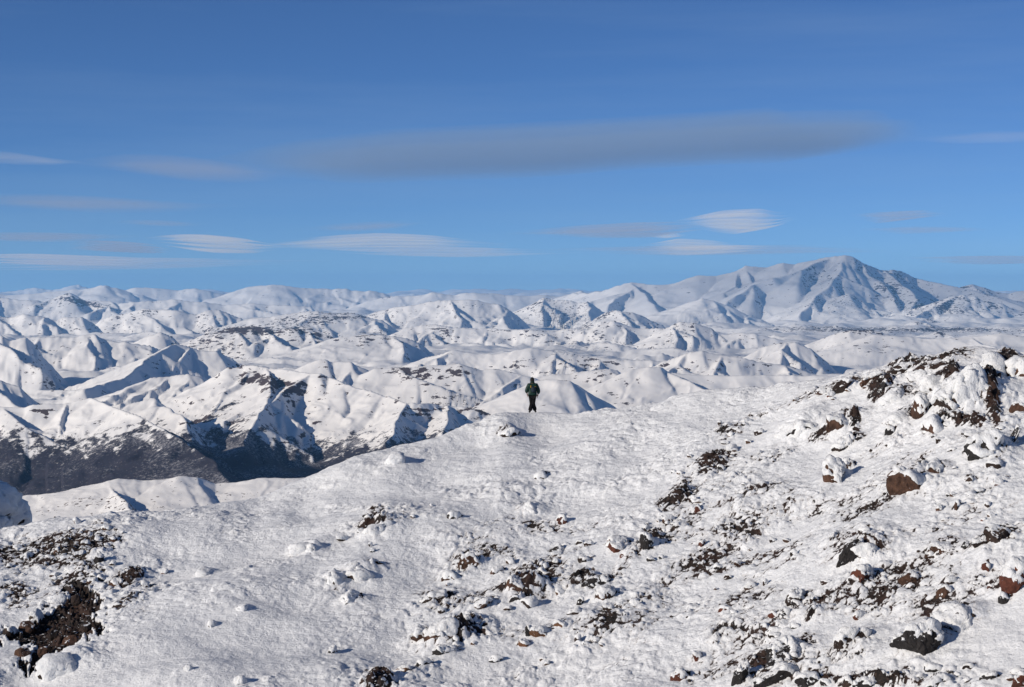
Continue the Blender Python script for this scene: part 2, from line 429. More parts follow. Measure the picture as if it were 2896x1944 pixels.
    ([(-400, 835), (-100, 832), (27, 832), (100, 830), (180, 822), (237, 818), (268, 812), (297, 805), (330, 814), (353, 825), (400, 835)], 38, .4, .007, .014, .3),
    ([(330, 830), (384, 812), (446, 817), (536, 817), (594, 823), (643, 830), (690, 840)], 42, .45, .008, .012, .4),
    ([(600, 845), (643, 831), (679, 818), (723, 809), (768, 804), (804, 807), (848, 814), (938, 817), (1000, 821), (1056, 822), (1087, 830), (1130, 845)], 36, .42, .009, .014, .35),
    ([(1050, 850), (1123, 836), (1186, 835), (1226, 829), (1279, 834), (1320, 828), (1391, 830), (1431, 837), (1471, 834), (1503, 837), (1543, 833), (1580, 838), (1623, 831), (1641, 822), (1668, 830), (1720, 835), (1800, 840)], 34, .42, .006, .012, .3),
    ([(-400, 826), (-100, 822), (0, 827), (58, 820), (134, 818), (180, 812), (210, 807), (237, 815), (300, 822), (500, 828), (900, 832), (1400, 834), (2000, 834), (3300, 834)], 62, .35, .004, .012, .5),
]
VALLEYS = [
    [(480, 1165, 6.6), (536, 1190, 6.2), (600, 1225, 5.85), (700, 1282, 5.45), (800, 1322, 5.15), (893, 1360, 4.9), (1000, 1420, 4.6), (1150, 1500, 4.2)],
]
# lesser ridges that fill the country between the traced crests
_rm = random.Random(77)
N_TRACED = len(RIDGES)
for _i in range(150):
    _l = _rm.uniform(math.log(7.3), math.log(22)); _d = math.exp(_l)
    _u = _rm.uniform(-.36, .36); _len = _rm.uniform(.025, .085) ; _an = rad(_rm.choice((_rm.uniform(-75, -25), _rm.uniform(-75, -25), _rm.uniform(-20, 60))))
    _hh = _rm.uniform(.003, .0068) * F0 * (1.0 if _d < 16 else .75)
    _pts = []
    for _k in range(7):
        _t = _k / 6 - .5
        _dd = math.exp(_l + math.sin(_an) * _len * _t + _rm.uniform(-.004, .004))
        _row = float(np.interp(math.log(_dd), np.log(BASE[:, 0]), BASE[:, 1])) - _hh * (math.sin(math.pi * (_t + .5)) ** .7) * _rm.uniform(.75, 1.1) + 6
        _pts.append((W0 / 2 + (_u + math.cos(_an) * _len * _t) * F0, _row, _dd))
    RIDGES.append((_pts, _d, _rm.uniform(.36, .5), _rm.choice((.003, .005, .006)), _rm.uniform(.010, .016), _rm.choice((.05, .12, .2, .3))))
RPT = []
for pts, d, m, amp, wl, rk in RIDGES:
    a = np.array([(p[0], p[1], (p[2] if len(p) > 2 else d)) for p in pts], float)
    yv = a[:, 2] * 1000
    RPT.append((tan_x(a[:, 0], a[:, 1]), np.log(yv), tan_z(a[:, 1]) * yv, yv))

NC, NR = 930, 980
U_MAX = 0.42
uc = np.linspace(-U_MAX, U_MAX, NC)
# spend the columns mostly inside the field of view
uc = np.sign(uc) * np.interp(np.abs(uc), [0, 0.375, U_MAX], [0, 0.312, 0.50])
L0, L1 = math.log(620.0), math.log(85000.0)
lb = np.linspace(L0, L1, 2600)
us = uc[::8]
Wt = np.full((len(us), len(lb)), 0.5)
Wt[:, lb < math.log(1150)] = 0.08
Wt[:, (lb > math.log(1750)) & (lb < math.log(4200))] = 0.14
Wt[:, lb > math.log(45000)] = 0.12
Wt[np.ix_(us > 0.03, (lb > math.log(23500)) & (lb < math.log(30500)))] += 0.9
Wt[:, (lb > math.log(4700)) & (lb < math.log(7000))] += 0.9
RIDGES = [(p_, d_, m_ * (1.3 if d_ < 24 and len(p_) != 7 else 0.95 if d_ < 32 else 0.9), a_, w_, r_) for p_, d_, m_, a_, w_, r_ in RIDGES]
for (ru, rl, rz, ry), (pts, d, m, amp, wl, rk) in zip(RPT, RIDGES):
    add = np.zeros_like(Wt)
    for j in range(len(ru) - 1):
        ua, ub = sorted((ru[j], ru[j + 1]))
        for i in np.flatnonzero((us > ua - 0.006) & (us < ub + 0.006)):
            t = float(np.clip((us[i] - ru[j]) / (ru[j + 1] - ru[j] + 1e-9), 0, 1))
            lc = rl[j] + t * (rl[j + 1] - rl[j]); zc = rz[j] + t * (rz[j + 1] - rz[j]); yc = math.exp(lc)
            wdt = float(np.clip((zc - base_z(np.array(yc))) / yc / m * 0.8, 0.02, 0.10))
            i0, i1 = np.searchsorted(lb, [lc - wdt, lc + 0.008])
            add[i, i0:i1] = np.maximum(add[i, i0:i1], 1.7 * np.exp(-np.clip(lc - lb[i0:i1], 0, None) / wdt * 0.6))
    Wt += add * (1.0 if len(pts) != 7 else 0.5)
ker = np.hanning(15); ker /= ker.sum()
Wt = np.apply_along_axis(lambda c: np.convolve(np.pad(c, 7, mode='edge'), ker, 'valid'), 0, Wt)
LL = np.empty((NR, NC))
cdf = np.cumsum(Wt, 1); cdf = (cdf - cdf[:, :1]) / (cdf[:, -1:] - cdf[:, :1])
tt = np.linspace(0, 1, NR)
coarse = np.stack([np.interp(tt, cdf[i], lb) for i in range(len(us))], 1)
for r in range(NR):
    LL[r] = np.interp(uc, us, coarse[r])
UU = np.broadcast_to(uc, LL.shape).copy()
YY = np.exp(LL); XX = UU * YY

# side spurs branching off the traced crests
SPURS = []
_rs = random.Random(21)
for (ru, rl, rz, ry), (pts, d, m, amp, wl, rk) in zip(RPT, RIDGES):
    if amp < 0.0025 or (d > 24 and d not in (29.5, 28, 27, 26.5)) or d in (36, 34, 38, 42, 62): continue
    seg = np.hypot(np.diff(ru), np.diff(rl)); tot = seg.sum(); cum = np.concatenate([[0], np.cumsum(seg)])
    step = wl * (1.5 if amp >= 0.005 else 2.6) * (1.0 if d < 15 or d > 28 else 1.5)
    a = step * _rs.uniform(.3, .8)
    while a < tot:
        u0, l0 = np.interp(a, cum, ru), np.interp(a, cum, rl); z0, y0 = np.interp(a, cum, rz), np.interp(a, cum, ry)
        i = min(int(np.searchsorted(cum, a)) - 1, len(seg) - 1); i = max(i, 0)
        tx, ty = (ru[i + 1] - ru[i]) / seg[i], (rl[i + 1] - rl[i]) / seg[i]
        sides = [(ty, -tx) if tx > 0 else (-ty, tx)]
        if abs(ty) > 0.6: sides = [(1, -0.35), (-1, -0.35)]
        for nx, ny in sides:
            rel = max(z0 - float(base_z(np.array(y0))), 0.006 * y0)
            ms = m * (_rs.uniform(.36, .60) if d < 24 else _rs.uniform(.3, .55))
            if len(sides) == 2: ms = m * _rs.uniform(.8, .98)
            ln = rel / (ms * y0) * _rs.uniform(.55, 1.0)
            an = math.atan2(ny, nx) + _rs.uniform(-.55, .55)
            su, sl_, sz = [u0], [l0], [z0 - 0.0004 * y0]
            for q in range(3):
                an += _rs.uniform(-.35, .35)
                su.append(su[-1] + math.cos(an) * ln / 3); sl_.append(sl_[-1] + math.sin(an) * ln / 3)
                sz.append(sz[-1] - ms * ln / 3 * y0 * _rs.uniform(.8, 1.2))
            SPURS.append((np.array(su), np.array(sl_), np.array(sz), y0, max(.85, m * _rs.uniform(1.15, 1.5)), rk))
            if amp >= 0.005 and ln > 0.012:                 # a branch half way down
                an2 = an + _rs.choice((-1, 1)) * _rs.uniform(.6, 1.0); l2 = ln * .45
                SPURS.append((np.array([su[1], su[1] + math.cos(an2) * l2]), np.array([sl_[1], sl_[1] + math.sin(an2) * l2]), np.array([sz[1], sz[1] - ms * l2 * y0 * 1.1]), y0, m * 1.4, rk))
        a += step * _rs.uniform(.65, 1.4)
print('spurs', len(SPURS))

def far_height(U, L):
    Y = np.exp(L)
    # warp the map a little so that crests and spurs wander
    wu = 0.003 * fbm(U * 40, L * 40, 2, 11); wl_ = 0.004 * fbm(U * 34, L * 34, 2, 31)
    Uw, Lw = U + wu * 0.6, L + wl_
    bz = base_z(Y)
    z = bz + Y * (0.0036 * fbm(U * 22, L * 16, 3, 3) + 0.0009 * ridged(U * 36, L * 28, 2, 77) - 0.001)
    rockv = np.zeros_like(Y)
    flank = np.zeros_like(Y)
    cols = U[0]
    for k, ((ru, rl, rz, ry), (pts, d, m, amp, wl, rk)) in enumerate(zip(RPT, RIDGES)):
        reach = (0.16 if d < 28 else 0.26) if k < N_TRACED else 0.07
        c0, c1 = np.searchsorted(cols, [ru.min() - reach, ru.max() + reach])
        if c1 - c0 < 2: continue
        Ls = L[:, c0:c1]
        r0 = int(np.searchsorted(Ls.max(1), rl.min() - reach)); r1 = int(np.searchsorted(Ls.min(1), rl.max() + reach))
        if r1 - r0 < 2: continue
        sel = (slice(r0, r1), slice(c0, c1))
        u_, l_, y_ = Uw[sel], Lw[sel], Y[sel]
        m_r = max(0.85, 1.9 * m) if d < 32 else 1.3 * m
        bmq = np.zeros(u_.shape)
        best = np.full(u_.shape, -1e9); bs = np.zeros(u_.shape); bq = np.zeros(u_.shape); bzc = np.zeros(u_.shape)
        acc = 0.0
        for i in range(len(ru) - 1):
            du, dl = ru[i + 1] - ru[i], rl[i + 1] - rl[i]
            l2 = du * du + dl * dl
            t = np.clip(((u_ - ru[i]) * du + (l_ - rl[i]) * dl) / l2, 0, 1)
            q = np.hypot(u_ - ru[i] - t * du, l_ - rl[i] - t * dl)
            zc = rz[i] + t * (rz[i + 1] - rz[i]); yc = ry[i] + t * (ry[i + 1] - ry[i])
            mq = m + (m_r - m) * sstep(0.15, 0.85, (u_ - ru[i] - t * du) / (q + 1e-9))
            h = zc - mq * q * yc
            mm = h > best
            bmq = np.where(mm, mq, bmq)
            best = np.where(mm, h, best); bs = np.where(mm, acc + t * math.sqrt(l2), bs)
            bq = np.where(mm, q, bq); bzc = np.where(mm, zc, bzc)
            acc += math.sqrt(l2)
        Hr = np.maximum(bzc - base_z(y_), 0.004 * y_) * 1.9 + 0.010 * y_
        q0 = Hr / (bmq * y_)
        x = bq / q0
        prof = Hr * (1 - np.exp(-x))
        jv = np.clip(0.5 + perlin(bs * 22, bs * 0 + k + .5, 40 + k), 0, 1.2)
        jag = (0.0010 * (0.3 + rk * 2) * perlin(bs * 75, bs * 0 + k, 5 + k) + 0.0011 * (0.15 + rk) * jv * perlin(bs * 260, bs * 0 + k, 9 + k)) * np.exp(-x * 4)
        side = np.where(l_ < np.interp(u_, ru, rl) if np.all(np.diff(ru) > 0) else u_ > 0, 0.0, 7.0)
        sw = bs / wl + 0.25 * perlin(bq * 60, bs * 60, k)
        h0 = 1 - np.abs(perlin(sw, bq / wl * 0.45 + side, 100 + k))
        sp = ridged(sw - 0.30 * h0, bq / wl * 0.45 + side, 2, 100 + k) - 0.8
        wq = np.clip(x * 2.2, 0, 1) * np.exp(-x * 0.75)
        zk = bzc - prof + y_ * (amp * 0.30 * sp * wq * (0.4 + jv) + jag)
        kk = 0.00025 * y_
        zo = z[sel]
        dom = sstep(-0.004, 0.004, (zk - zo) / y_)
        z[sel] = smax(zk, zo, kk)
        rockv[sel] = rockv[sel] * (1 - dom) + dom * rk * np.exp(-x * 1.3)
        flank[sel] = flank[sel] * (1 - dom) + dom * np.clip(x * 1.5, 0, 1) * np.exp(-x * 0.3) * min(1.0, max(0.12, amp / 0.006))
    cols = U[0]
    for (su, sl_, sz, y0, ms, rk) in SPURS:
        reach = 0.05
        c0, c1 = np.searchsorted(cols, [su.min() - reach, su.max() + reach])
        if c1 - c0 < 2: continue
        Ls = L[:, c0:c1]
        r0 = int(np.searchsorted(Ls.min(1), sl_.min() - reach) ); r1 = int(np.searchsorted(Ls.max(1), sl_.max() + reach))
        r0 = max(0, int(np.searchsorted(Ls.max(1), sl_.min() - reach))); r1 = min(L.shape[0], int(np.searchsorted(Ls.min(1), sl_.max() + reach)))
        if r1 - r0 < 2: continue
        u_, l_, y_ = Uw[r0:r1, c0:c1], Lw[r0:r1, c0:c1], Y[r0:r1, c0:c1]
        best = np.full(u_.shape, -1e9)
        for i in range(len(su) - 1):
            du, dl = su[i + 1] - su[i], sl_[i + 1] - sl_[i]
            t = np.clip(((u_ - su[i]) * du + (l_ - sl_[i]) * dl) / (du * du + dl * dl + 1e-12), 0, 1)
            q = np.hypot(u_ - su[i] - t * du, l_ - sl_[i] - t * dl)
            mq = ms * (0.50 + 0.75 * sstep(-0.1, 0.7, (u_ - su[i] - t * du) / (q + 1e-9)))
            best = np.maximum(best, sz[i] + t * (sz[i + 1] - sz[i]) - mq * q * y0)
        zo = z[r0:r1, c0:c1]
        dom = sstep(-0.002, 0.002, (best - zo) / y_)
        z[r0:r1, c0:c1] = smax(best, zo, 0.00025 * y_)
        rockv[r0:r1, c0:c1] = np.maximum(rockv[r0:r1, c0:c1], dom * rk * 0.55)
    for pts in VALLEYS:
        a = np.array(pts, float); yv = a[:, 2] * 1000
        vu, vl, vz = tan_x(a[:, 0], a[:, 1]), np.log(yv), tan_z(a[:, 1]) * yv
        for i in range(len(vu) - 1):
            du, dl = vu[i + 1] - vu[i], vl[i + 1] - vl[i]
            t = np.clip(((Uw - vu[i]) * du + (Lw - vl[i]) * dl) / (du * du + dl * dl), 0, 1)
            q = np.hypot(Uw - vu[i] - t * du, Lw - vl[i] - t * dl)
            lim = vz[i] + t * (vz[i + 1] - vz[i]) + 0.42 * q * Y + Y * 0.006 * ridged(Uw * 40, Lw * 40, 2, 9) * np.clip(q * 40, 0, 1)
            near = q < 0.12
            z = np.where(near, -smax(-z, -lim, 0.002 * Y), z)
    # erosion detail, stronger on the flanks
    dw = 0.006 * fbm(U * 60, L * 60, 2, 91)
    det = ridged((U + dw) * 60, (L - dw) * 50, 4, 501) - 1.0
    z = z + Y * (0.0003 + 0.0016 * flank) * det * (1 - 0.55 * sstep(math.log(22000), math.log(34000), L)) * sstep(0, 1, (L - math.log(900)) / 0.4)
    return z, rockv

ZZ, ROCKV = far_height(UU, LL)
# keep the country below the sight lines close to the near slope
PXX, PYY = to_px(XX, YY, ZZ)
# steepness of the country in metres per metre
gl = np.gradient(ZZ, axis=0) / np.maximum(np.gradient(YY, axis=0), 1e-3)
gx_ = np.gradient(ZZ, axis=1) / (np.gradient(uc)[None, :] * YY)
steep = np.hypot(gx_, gl)
nz = fbm(UU * 260, LL * 200, 3, 811)
rock = 0.11 + ROCKV * 0.46 + 0.20 * sstep(0.55, 1.05, steep) + 0.10 * nz + 0.10 * fbm(UU * 40, LL * 40, 3, 15)
def blob(PX, PY, cx, cy, rx, ry, ang=0.0):
    c, s = math.cos(rad(ang)), math.sin(rad(ang))
    dx, dy = PX - cx, -(PY - cy)
    return np.exp(-((dx * c + dy * s) / rx) ** 2 - ((-dx * s + dy * c) / ry) ** 2)
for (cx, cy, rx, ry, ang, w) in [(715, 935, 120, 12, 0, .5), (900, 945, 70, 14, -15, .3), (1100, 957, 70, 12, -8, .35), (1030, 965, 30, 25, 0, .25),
        (700, 1055, 60, 20, -20, .3), (790, 1085, 90, 16, -8, .35), (840, 1110, 40, 10, 0, .2), (1150, 1050, 60, 18, 0, .3), (1300, 1050, 60, 20, 0, .25),
        (1210, 1160, 80, 5, 0, .45), (1200, 1172, 70, 4, 0, .35), (1270, 1218, 80, 6, 0, .4), (1350, 1158, 40, 8, -20, .4),
        (1470, 1030, 45, 16, 20, .4), (2470, 990, 70, 20, 0, .3), (2360, 860, 90, 30, 0, .18), (2520, 810, 80, 40, -30, .18), (2720, 870, 110, 35, 0, .18),
        (2800, 830, 120, 25, 0, .12), (2330, 780, 60, 30, 0, .15), (250, 860, 60, 10, -10, .5), (190, 845, 40, 8, 0, .3), (960, 900, 120, 12, 8, .3), (820, 905, 90, 10, 8, .25),
        (560, 1190, 60, 10, 15, .5), (700, 1180, 60, 20, 20, .15), (120, 1170, 60, 15, -20, .2), (500, 1440, 220, 30, 0, .14), (220, 1425, 140, 30, 15, .16), (750, 1400, 120, 20, 0, .14), (2330, 932, 230, 10, 0, .45), (2720, 934, 260, 10, 0, .45)]:  # last two paint the bluish shade of the valley plain into the rock mask
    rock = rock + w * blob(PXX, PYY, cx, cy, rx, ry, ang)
rock = rock + 0.03 * sstep(2150, 2450, PXX) * sstep(720, 760, PYY) * (1 - sstep(880, 915, PYY)) * (LL > math.log(22000)) + (0.10 * fbm(UU * 120, LL * 90, 3, 661) - 0.07) * (LL > math.log(22000))
TL = np.array([(-600, 1210), (0, 1240), (60, 1262), (130, 1275), (230, 1280), (300, 1270), (380, 1245), (450, 1240), (500, 1262), (560, 1255), (620, 1240), (690, 1235), (760, 1262), (850, 1292), (950, 1288), (1050, 1272), (1130, 1262), (1250, 1262), (1500, 1300)], float)
tl = np.interp(PXX, TL[:, 0], TL[:, 1])
forest = sstep(-120, 80, PYY - tl + 8 + 34 * fbm(UU * 170 + LL * 60, LL * 34, 3, 73) + 28 * fbm(UU * 70, LL * 60, 3, 71))
forest = forest * sstep(math.log(2600), math.log(3400), LL) * (1 - sstep(math.log(6.9e3), math.log(7.6e3), LL))
forest = np.maximum(forest, 0.75 * blob(PXX, PYY, 640, 1150, 60, 9, 20) * (LL > math.log(5000)) * (LL < math.log(7800)))
forest = np.maximum(forest, 0.62 * blob(PXX, PYY, 740, 1215, 60, 20, 10) * (LL > math.log(5000)) * (LL < math.log(7800)))

rows_d = np.median(YY, axis=1)
cut1 = int(np.searchsorted(rows_d, 2600)); cut2 = int(np.searchsorted(rows_d, 20500))
for nm, a, b, lab, cat in (('foothill_ridge', 0, cut1, 'low sunlit snow ridge with scattered rocks just beyond the near slope', 'ridge'),
                           ('mountain_range', cut1, cut2, 'snow covered mountain ranges with wooded valley in the middle distance', 'mountains'),
                           ('far_mountains', cut2, NR - 1, 'far skyline of snowy plateaus and a broad volcano at the right', 'mountains')):
    sl = slice(a, b + 1)
    V = np.stack([XX[sl], YY[sl], ZZ[sl]], -1).reshape(-1, 3)
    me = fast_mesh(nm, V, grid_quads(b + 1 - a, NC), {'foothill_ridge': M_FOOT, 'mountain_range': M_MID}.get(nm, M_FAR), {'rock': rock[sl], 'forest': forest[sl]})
    o = bpy.data.objects.new(nm, me); COL.objects.link(o)
    tag(o, lab, None, kind='structure')
print('far', time.time() - T0)

# ================================================================== near slope
SIL = np.array([(-700, 1560), (-200, 1515), (0, 1508), (64, 1500), (107, 1492), (171, 1481), (240, 1467), (300, 1460), (364, 1462), (428, 1465), (492, 1452), (535, 1441), (599, 1428), (685, 1416), (736, 1410), (771, 1392),
                (813, 1375), (856, 1368), (920, 1343), (963, 1321), (1000, 1309), (1047, 1290), (1114, 1265), (1186, 1254), (1230, 1241), (1279, 1225), (1311, 1214), (1369, 1196), (1400, 1176), (1436, 1167),
                (1494, 1168), (1543, 1172), (1614, 1172), (1721, 1170), (1748, 1164), (1815, 1157), (1850, 1150), (1896, 1138), (1960, 1124), (2030, 1112), (2107, 1098), (2180, 1086), (2250, 1076), (2320, 1069),
                (2400, 1060), (2480, 1045), (2540, 1035), (2600, 1026), (2680, 1014), (2750, 1010), (2830, 1010), (2896, 1012), (3200, 990), (3700, 960)], float)
us_ = tan_x(SIL[:, 0], SIL[:, 1])
DR = np.interp(SIL[:, 0], [-700, 0, 400, 900, 1500, 2100, 2896, 3700], [78, 80, 80, 84, 89, 84, 74, 68])
DB = np.interp(SIL[:, 0], [-700, 0, 400, 900, 1500, 2100, 2896, 3700], [62, 62, 60, 58, 58, 54, 47, 42])
ZR = tan_z(SIL[:, 1]) * DR
_ud = np.linspace(us_[0], us_[-1], 2400)
def _smooth(v, w):
    k = np.hanning(w); k /= k.sum()
    return np.convolve(np.pad(np.interp(_ud, us_, v), w // 2, mode='edge'), k, 'valid')
DR, DB, ZR, ZS = _smooth(DR, 301), _smooth(DB, 301), _smooth(ZR, 61), _smooth(ZR, 501)
us_ = _ud
def near_base(u, y):
    yr = np.interp(u, us_, DR); zr = np.interp(u, us_, ZR); yb = np.interp(u, us_, DB)
    zb = float(tan_z(1944)) * yb
    sl = (zr - zb) / (yr - yb)
    t_ = (y - yb) / (yr - yb)
    zs = np.interp(u, us_, ZS)
    front = zb + (zs + (zr - zs) * sstep(0.35, 1.0, t_) - zb) * t_ + 0.25
    back = zr - (y - yr) * 0.75 + 0.25
    z = -smax(-front, -back, 1.0)
    bank = -1.75 - 0.36 * y
    return smax(z, bank, 3.0)

STONY = [(150, 1560, 210, 85, 10, .80), (110, 1700, 130, 110, 0, .65), (360, 1630, 100, 45, 25, .75), (420, 1720, 70, 40, 25, .45), (270, 1500, 150, 45, 10, .45),
         (1090, 1480, 120, 40, 22, .5), (1020, 1540, 80, 35, 20, .4), (970, 1660, 75, 80, 30, .4), (1400, 1480, 100, 22, 15, .45), (1300, 1560, 90, 50, 30, .3),
         (1330, 1770, 190, 90, 35, .42), (1540, 1620, 220, 60, 35, .42), (1650, 1560, 140, 60, 30, .4), (2030, 1290, 130, 50, 38, .85), (1930, 1400, 140, 50, 42, .7), (1880, 1500, 150, 60, 45, .6),
         (1690, 1790, 140, 45, 38, .55), (1480, 1890, 160, 40, 15, .35), (1800, 1680, 150, 60, 40, .3), (2700, 1130, 280, 110, 0, .42), (2400, 1240, 110, 110, 0, .42), (2380, 1105, 220, 20, 12, .65),
         (2250, 1750, 150, 70, 35, .35), (2200, 1890, 120, 60, 0, .45), (2560, 1930, 330, 25, 0, .6), (2800, 1640, 140, 70, 10, .45), (2760, 1380, 160, 110, 0, .35),
         (2120, 1620, 180, 70, 35, .25), (2620, 1570, 150, 50, 25, .3), (2080, 1390, 120, 60, 20, .3), (1040, 1900, 60, 40, 25, .55), (1140, 1830, 60, 40, 35, .3), (940, 1300, 80, 20, 25, .3), (2560, 1330, 90, 60, 0, .2),
         (2190, 1150, 200, 25, 20, .45), (1900, 1235, 60, 25, 30, .25), (2250, 1600, 800, 420, 20, .62), (1350, 1680, 430, 240, 30, .60), (2030, 1285, 110, 45, 40, 1.25), (1930, 1390, 60, 40, 50, 1.1), (1850, 1530, 80, 50, 50, .95), (1780, 1590, 90, 30, 40, .9), (1060, 1475, 70, 30, 25, 1.0), (1700, 1800, 90, 28, 38, 1.0), (1400, 1478, 60, 14, 15, .95), (1490, 1485, 40, 14, 10, .9), (230, 1600, 120, 60, 20, .9), (370, 1625, 60, 22, 25, 1.1), (370, 1700, 60, 22, 25, 1.0), (130, 1580, 120, 30, 10, .8), (1075, 1920, 55, 28, 15, 1.3), (2380, 1098, 180, 12, 12, 1.0), (2560, 1045, 60, 12, 14, 1.2), (2650, 1020, 100, 10, 8, 1.0), (2685, 1125, 22, 90, -12, 1.4), (2735, 1205, 60, 16, 0, 1.4), (2805, 1135, 22, 70, 10, 1.4), (2660, 1048, 90, 12, 10, 1.3), (2600, 1120, 25, 40, 0, 1.1), (2490, 1110, 40, 30, 20, 1.1), (2860, 1065, 50, 14, 0, 1.2), (2320, 1230, 40, 25, 0, .9), (2420, 1210, 20, 60, 0, .9), (2610, 1330, 25, 40, 0, 1.2), (2830, 1290, 40, 30, 0, .9), (2160, 1880, 70, 40, 30, 1.0), (2450, 1930, 300, 14, 0, 1.1), (2260, 1720, 80, 40, 35, .9), (1300, 1790, 80, 35, 35, .95), (1470, 1700, 60, 35, 30, .95), (1650, 1640, 70, 25, 35, 1.0), (60, 1540, 80, 40, 10, .8), (300, 1540, 90, 35, 10, .85), (60, 1660, 70, 40, 0, .8), (420, 1660, 50, 25, 25, .9), (3250, 1250, 280, 260, 0, .62), (3300, 1750, 330, 260, 0, .62), (3150, 1100, 160, 60, 5, 1.0), (-250, 1650, 250, 160, 0, .7)]
SMOOTH = [(700, 1820, 320, 110, 12, 1.), (1150, 1620, 110, 60, 40, .9), (2290, 1330, 90, 60, 10, .9), (2330, 1500, 170, 60, 20, .6), (1400, 1870, 130, 40, 15, .7), (2280, 1640, 130, 40, 40, .7),
          (1250, 1330, 250, 60, 12, .55), (1900, 1800, 120, 100, 40, .7), (2820, 1780, 90, 80, 0, .8), (2430, 1400, 110, 45, 0, .7), (2560, 1460, 100, 50, 10, .6), (950, 1590, 80, 60, 20, .5), (1500, 1260, 300, 50, 5, .4)]
PIT = np.array([(200, 1640), (262, 1655), (292, 1700), (270, 1745), (300, 1775), (262, 1800), (210, 1815), (205, 1850), (150, 1862), (110, 1880), (62, 1896), (52, 1868), (95, 1840), (100, 1810), (60, 1800), (40, 1790), (-30, 1800), (-30, 1765), (30, 1762), (70, 1770), (105, 1740), (150, 1712), (178, 1680)], float)
def inside(PX, PY, poly):
    r = np.zeros(PX.shape, bool)
    j = len(poly) - 1
    for i in range(len(poly)):
        xi, yi = poly[i]; xj, yj = poly[j]
        c = ((yi > PY) != (yj > PY)) & (PX < (xj - xi) * (PY - yi) / (yj - yi + 1e-9) + xi)
        r ^= c; j = i
    return r

def near_maps(u, y):
    zb = near_base(u, y)
    PX, PY = to_px(u * y, y, zb)
    st = np.zeros_like(PX)
    for b in STONY: st = np.maximum(st, b[5] * blob(PX, PY, *b[:5]))
    sm = np.zeros_like(PX)
    for b in SMOOTH: sm = np.maximum(sm, b[5] * blob(PX, PY, *b[:5]))
    n = 26 * fbm(u * 220, y * 1.3, 3, 321)
    pit = inside(PX + n, PY + n * 0.8 + 10 * perlin(u * 700, y * 3, 8), PIT).astype(float)
    return zb, PX, PY, st, sm, pit

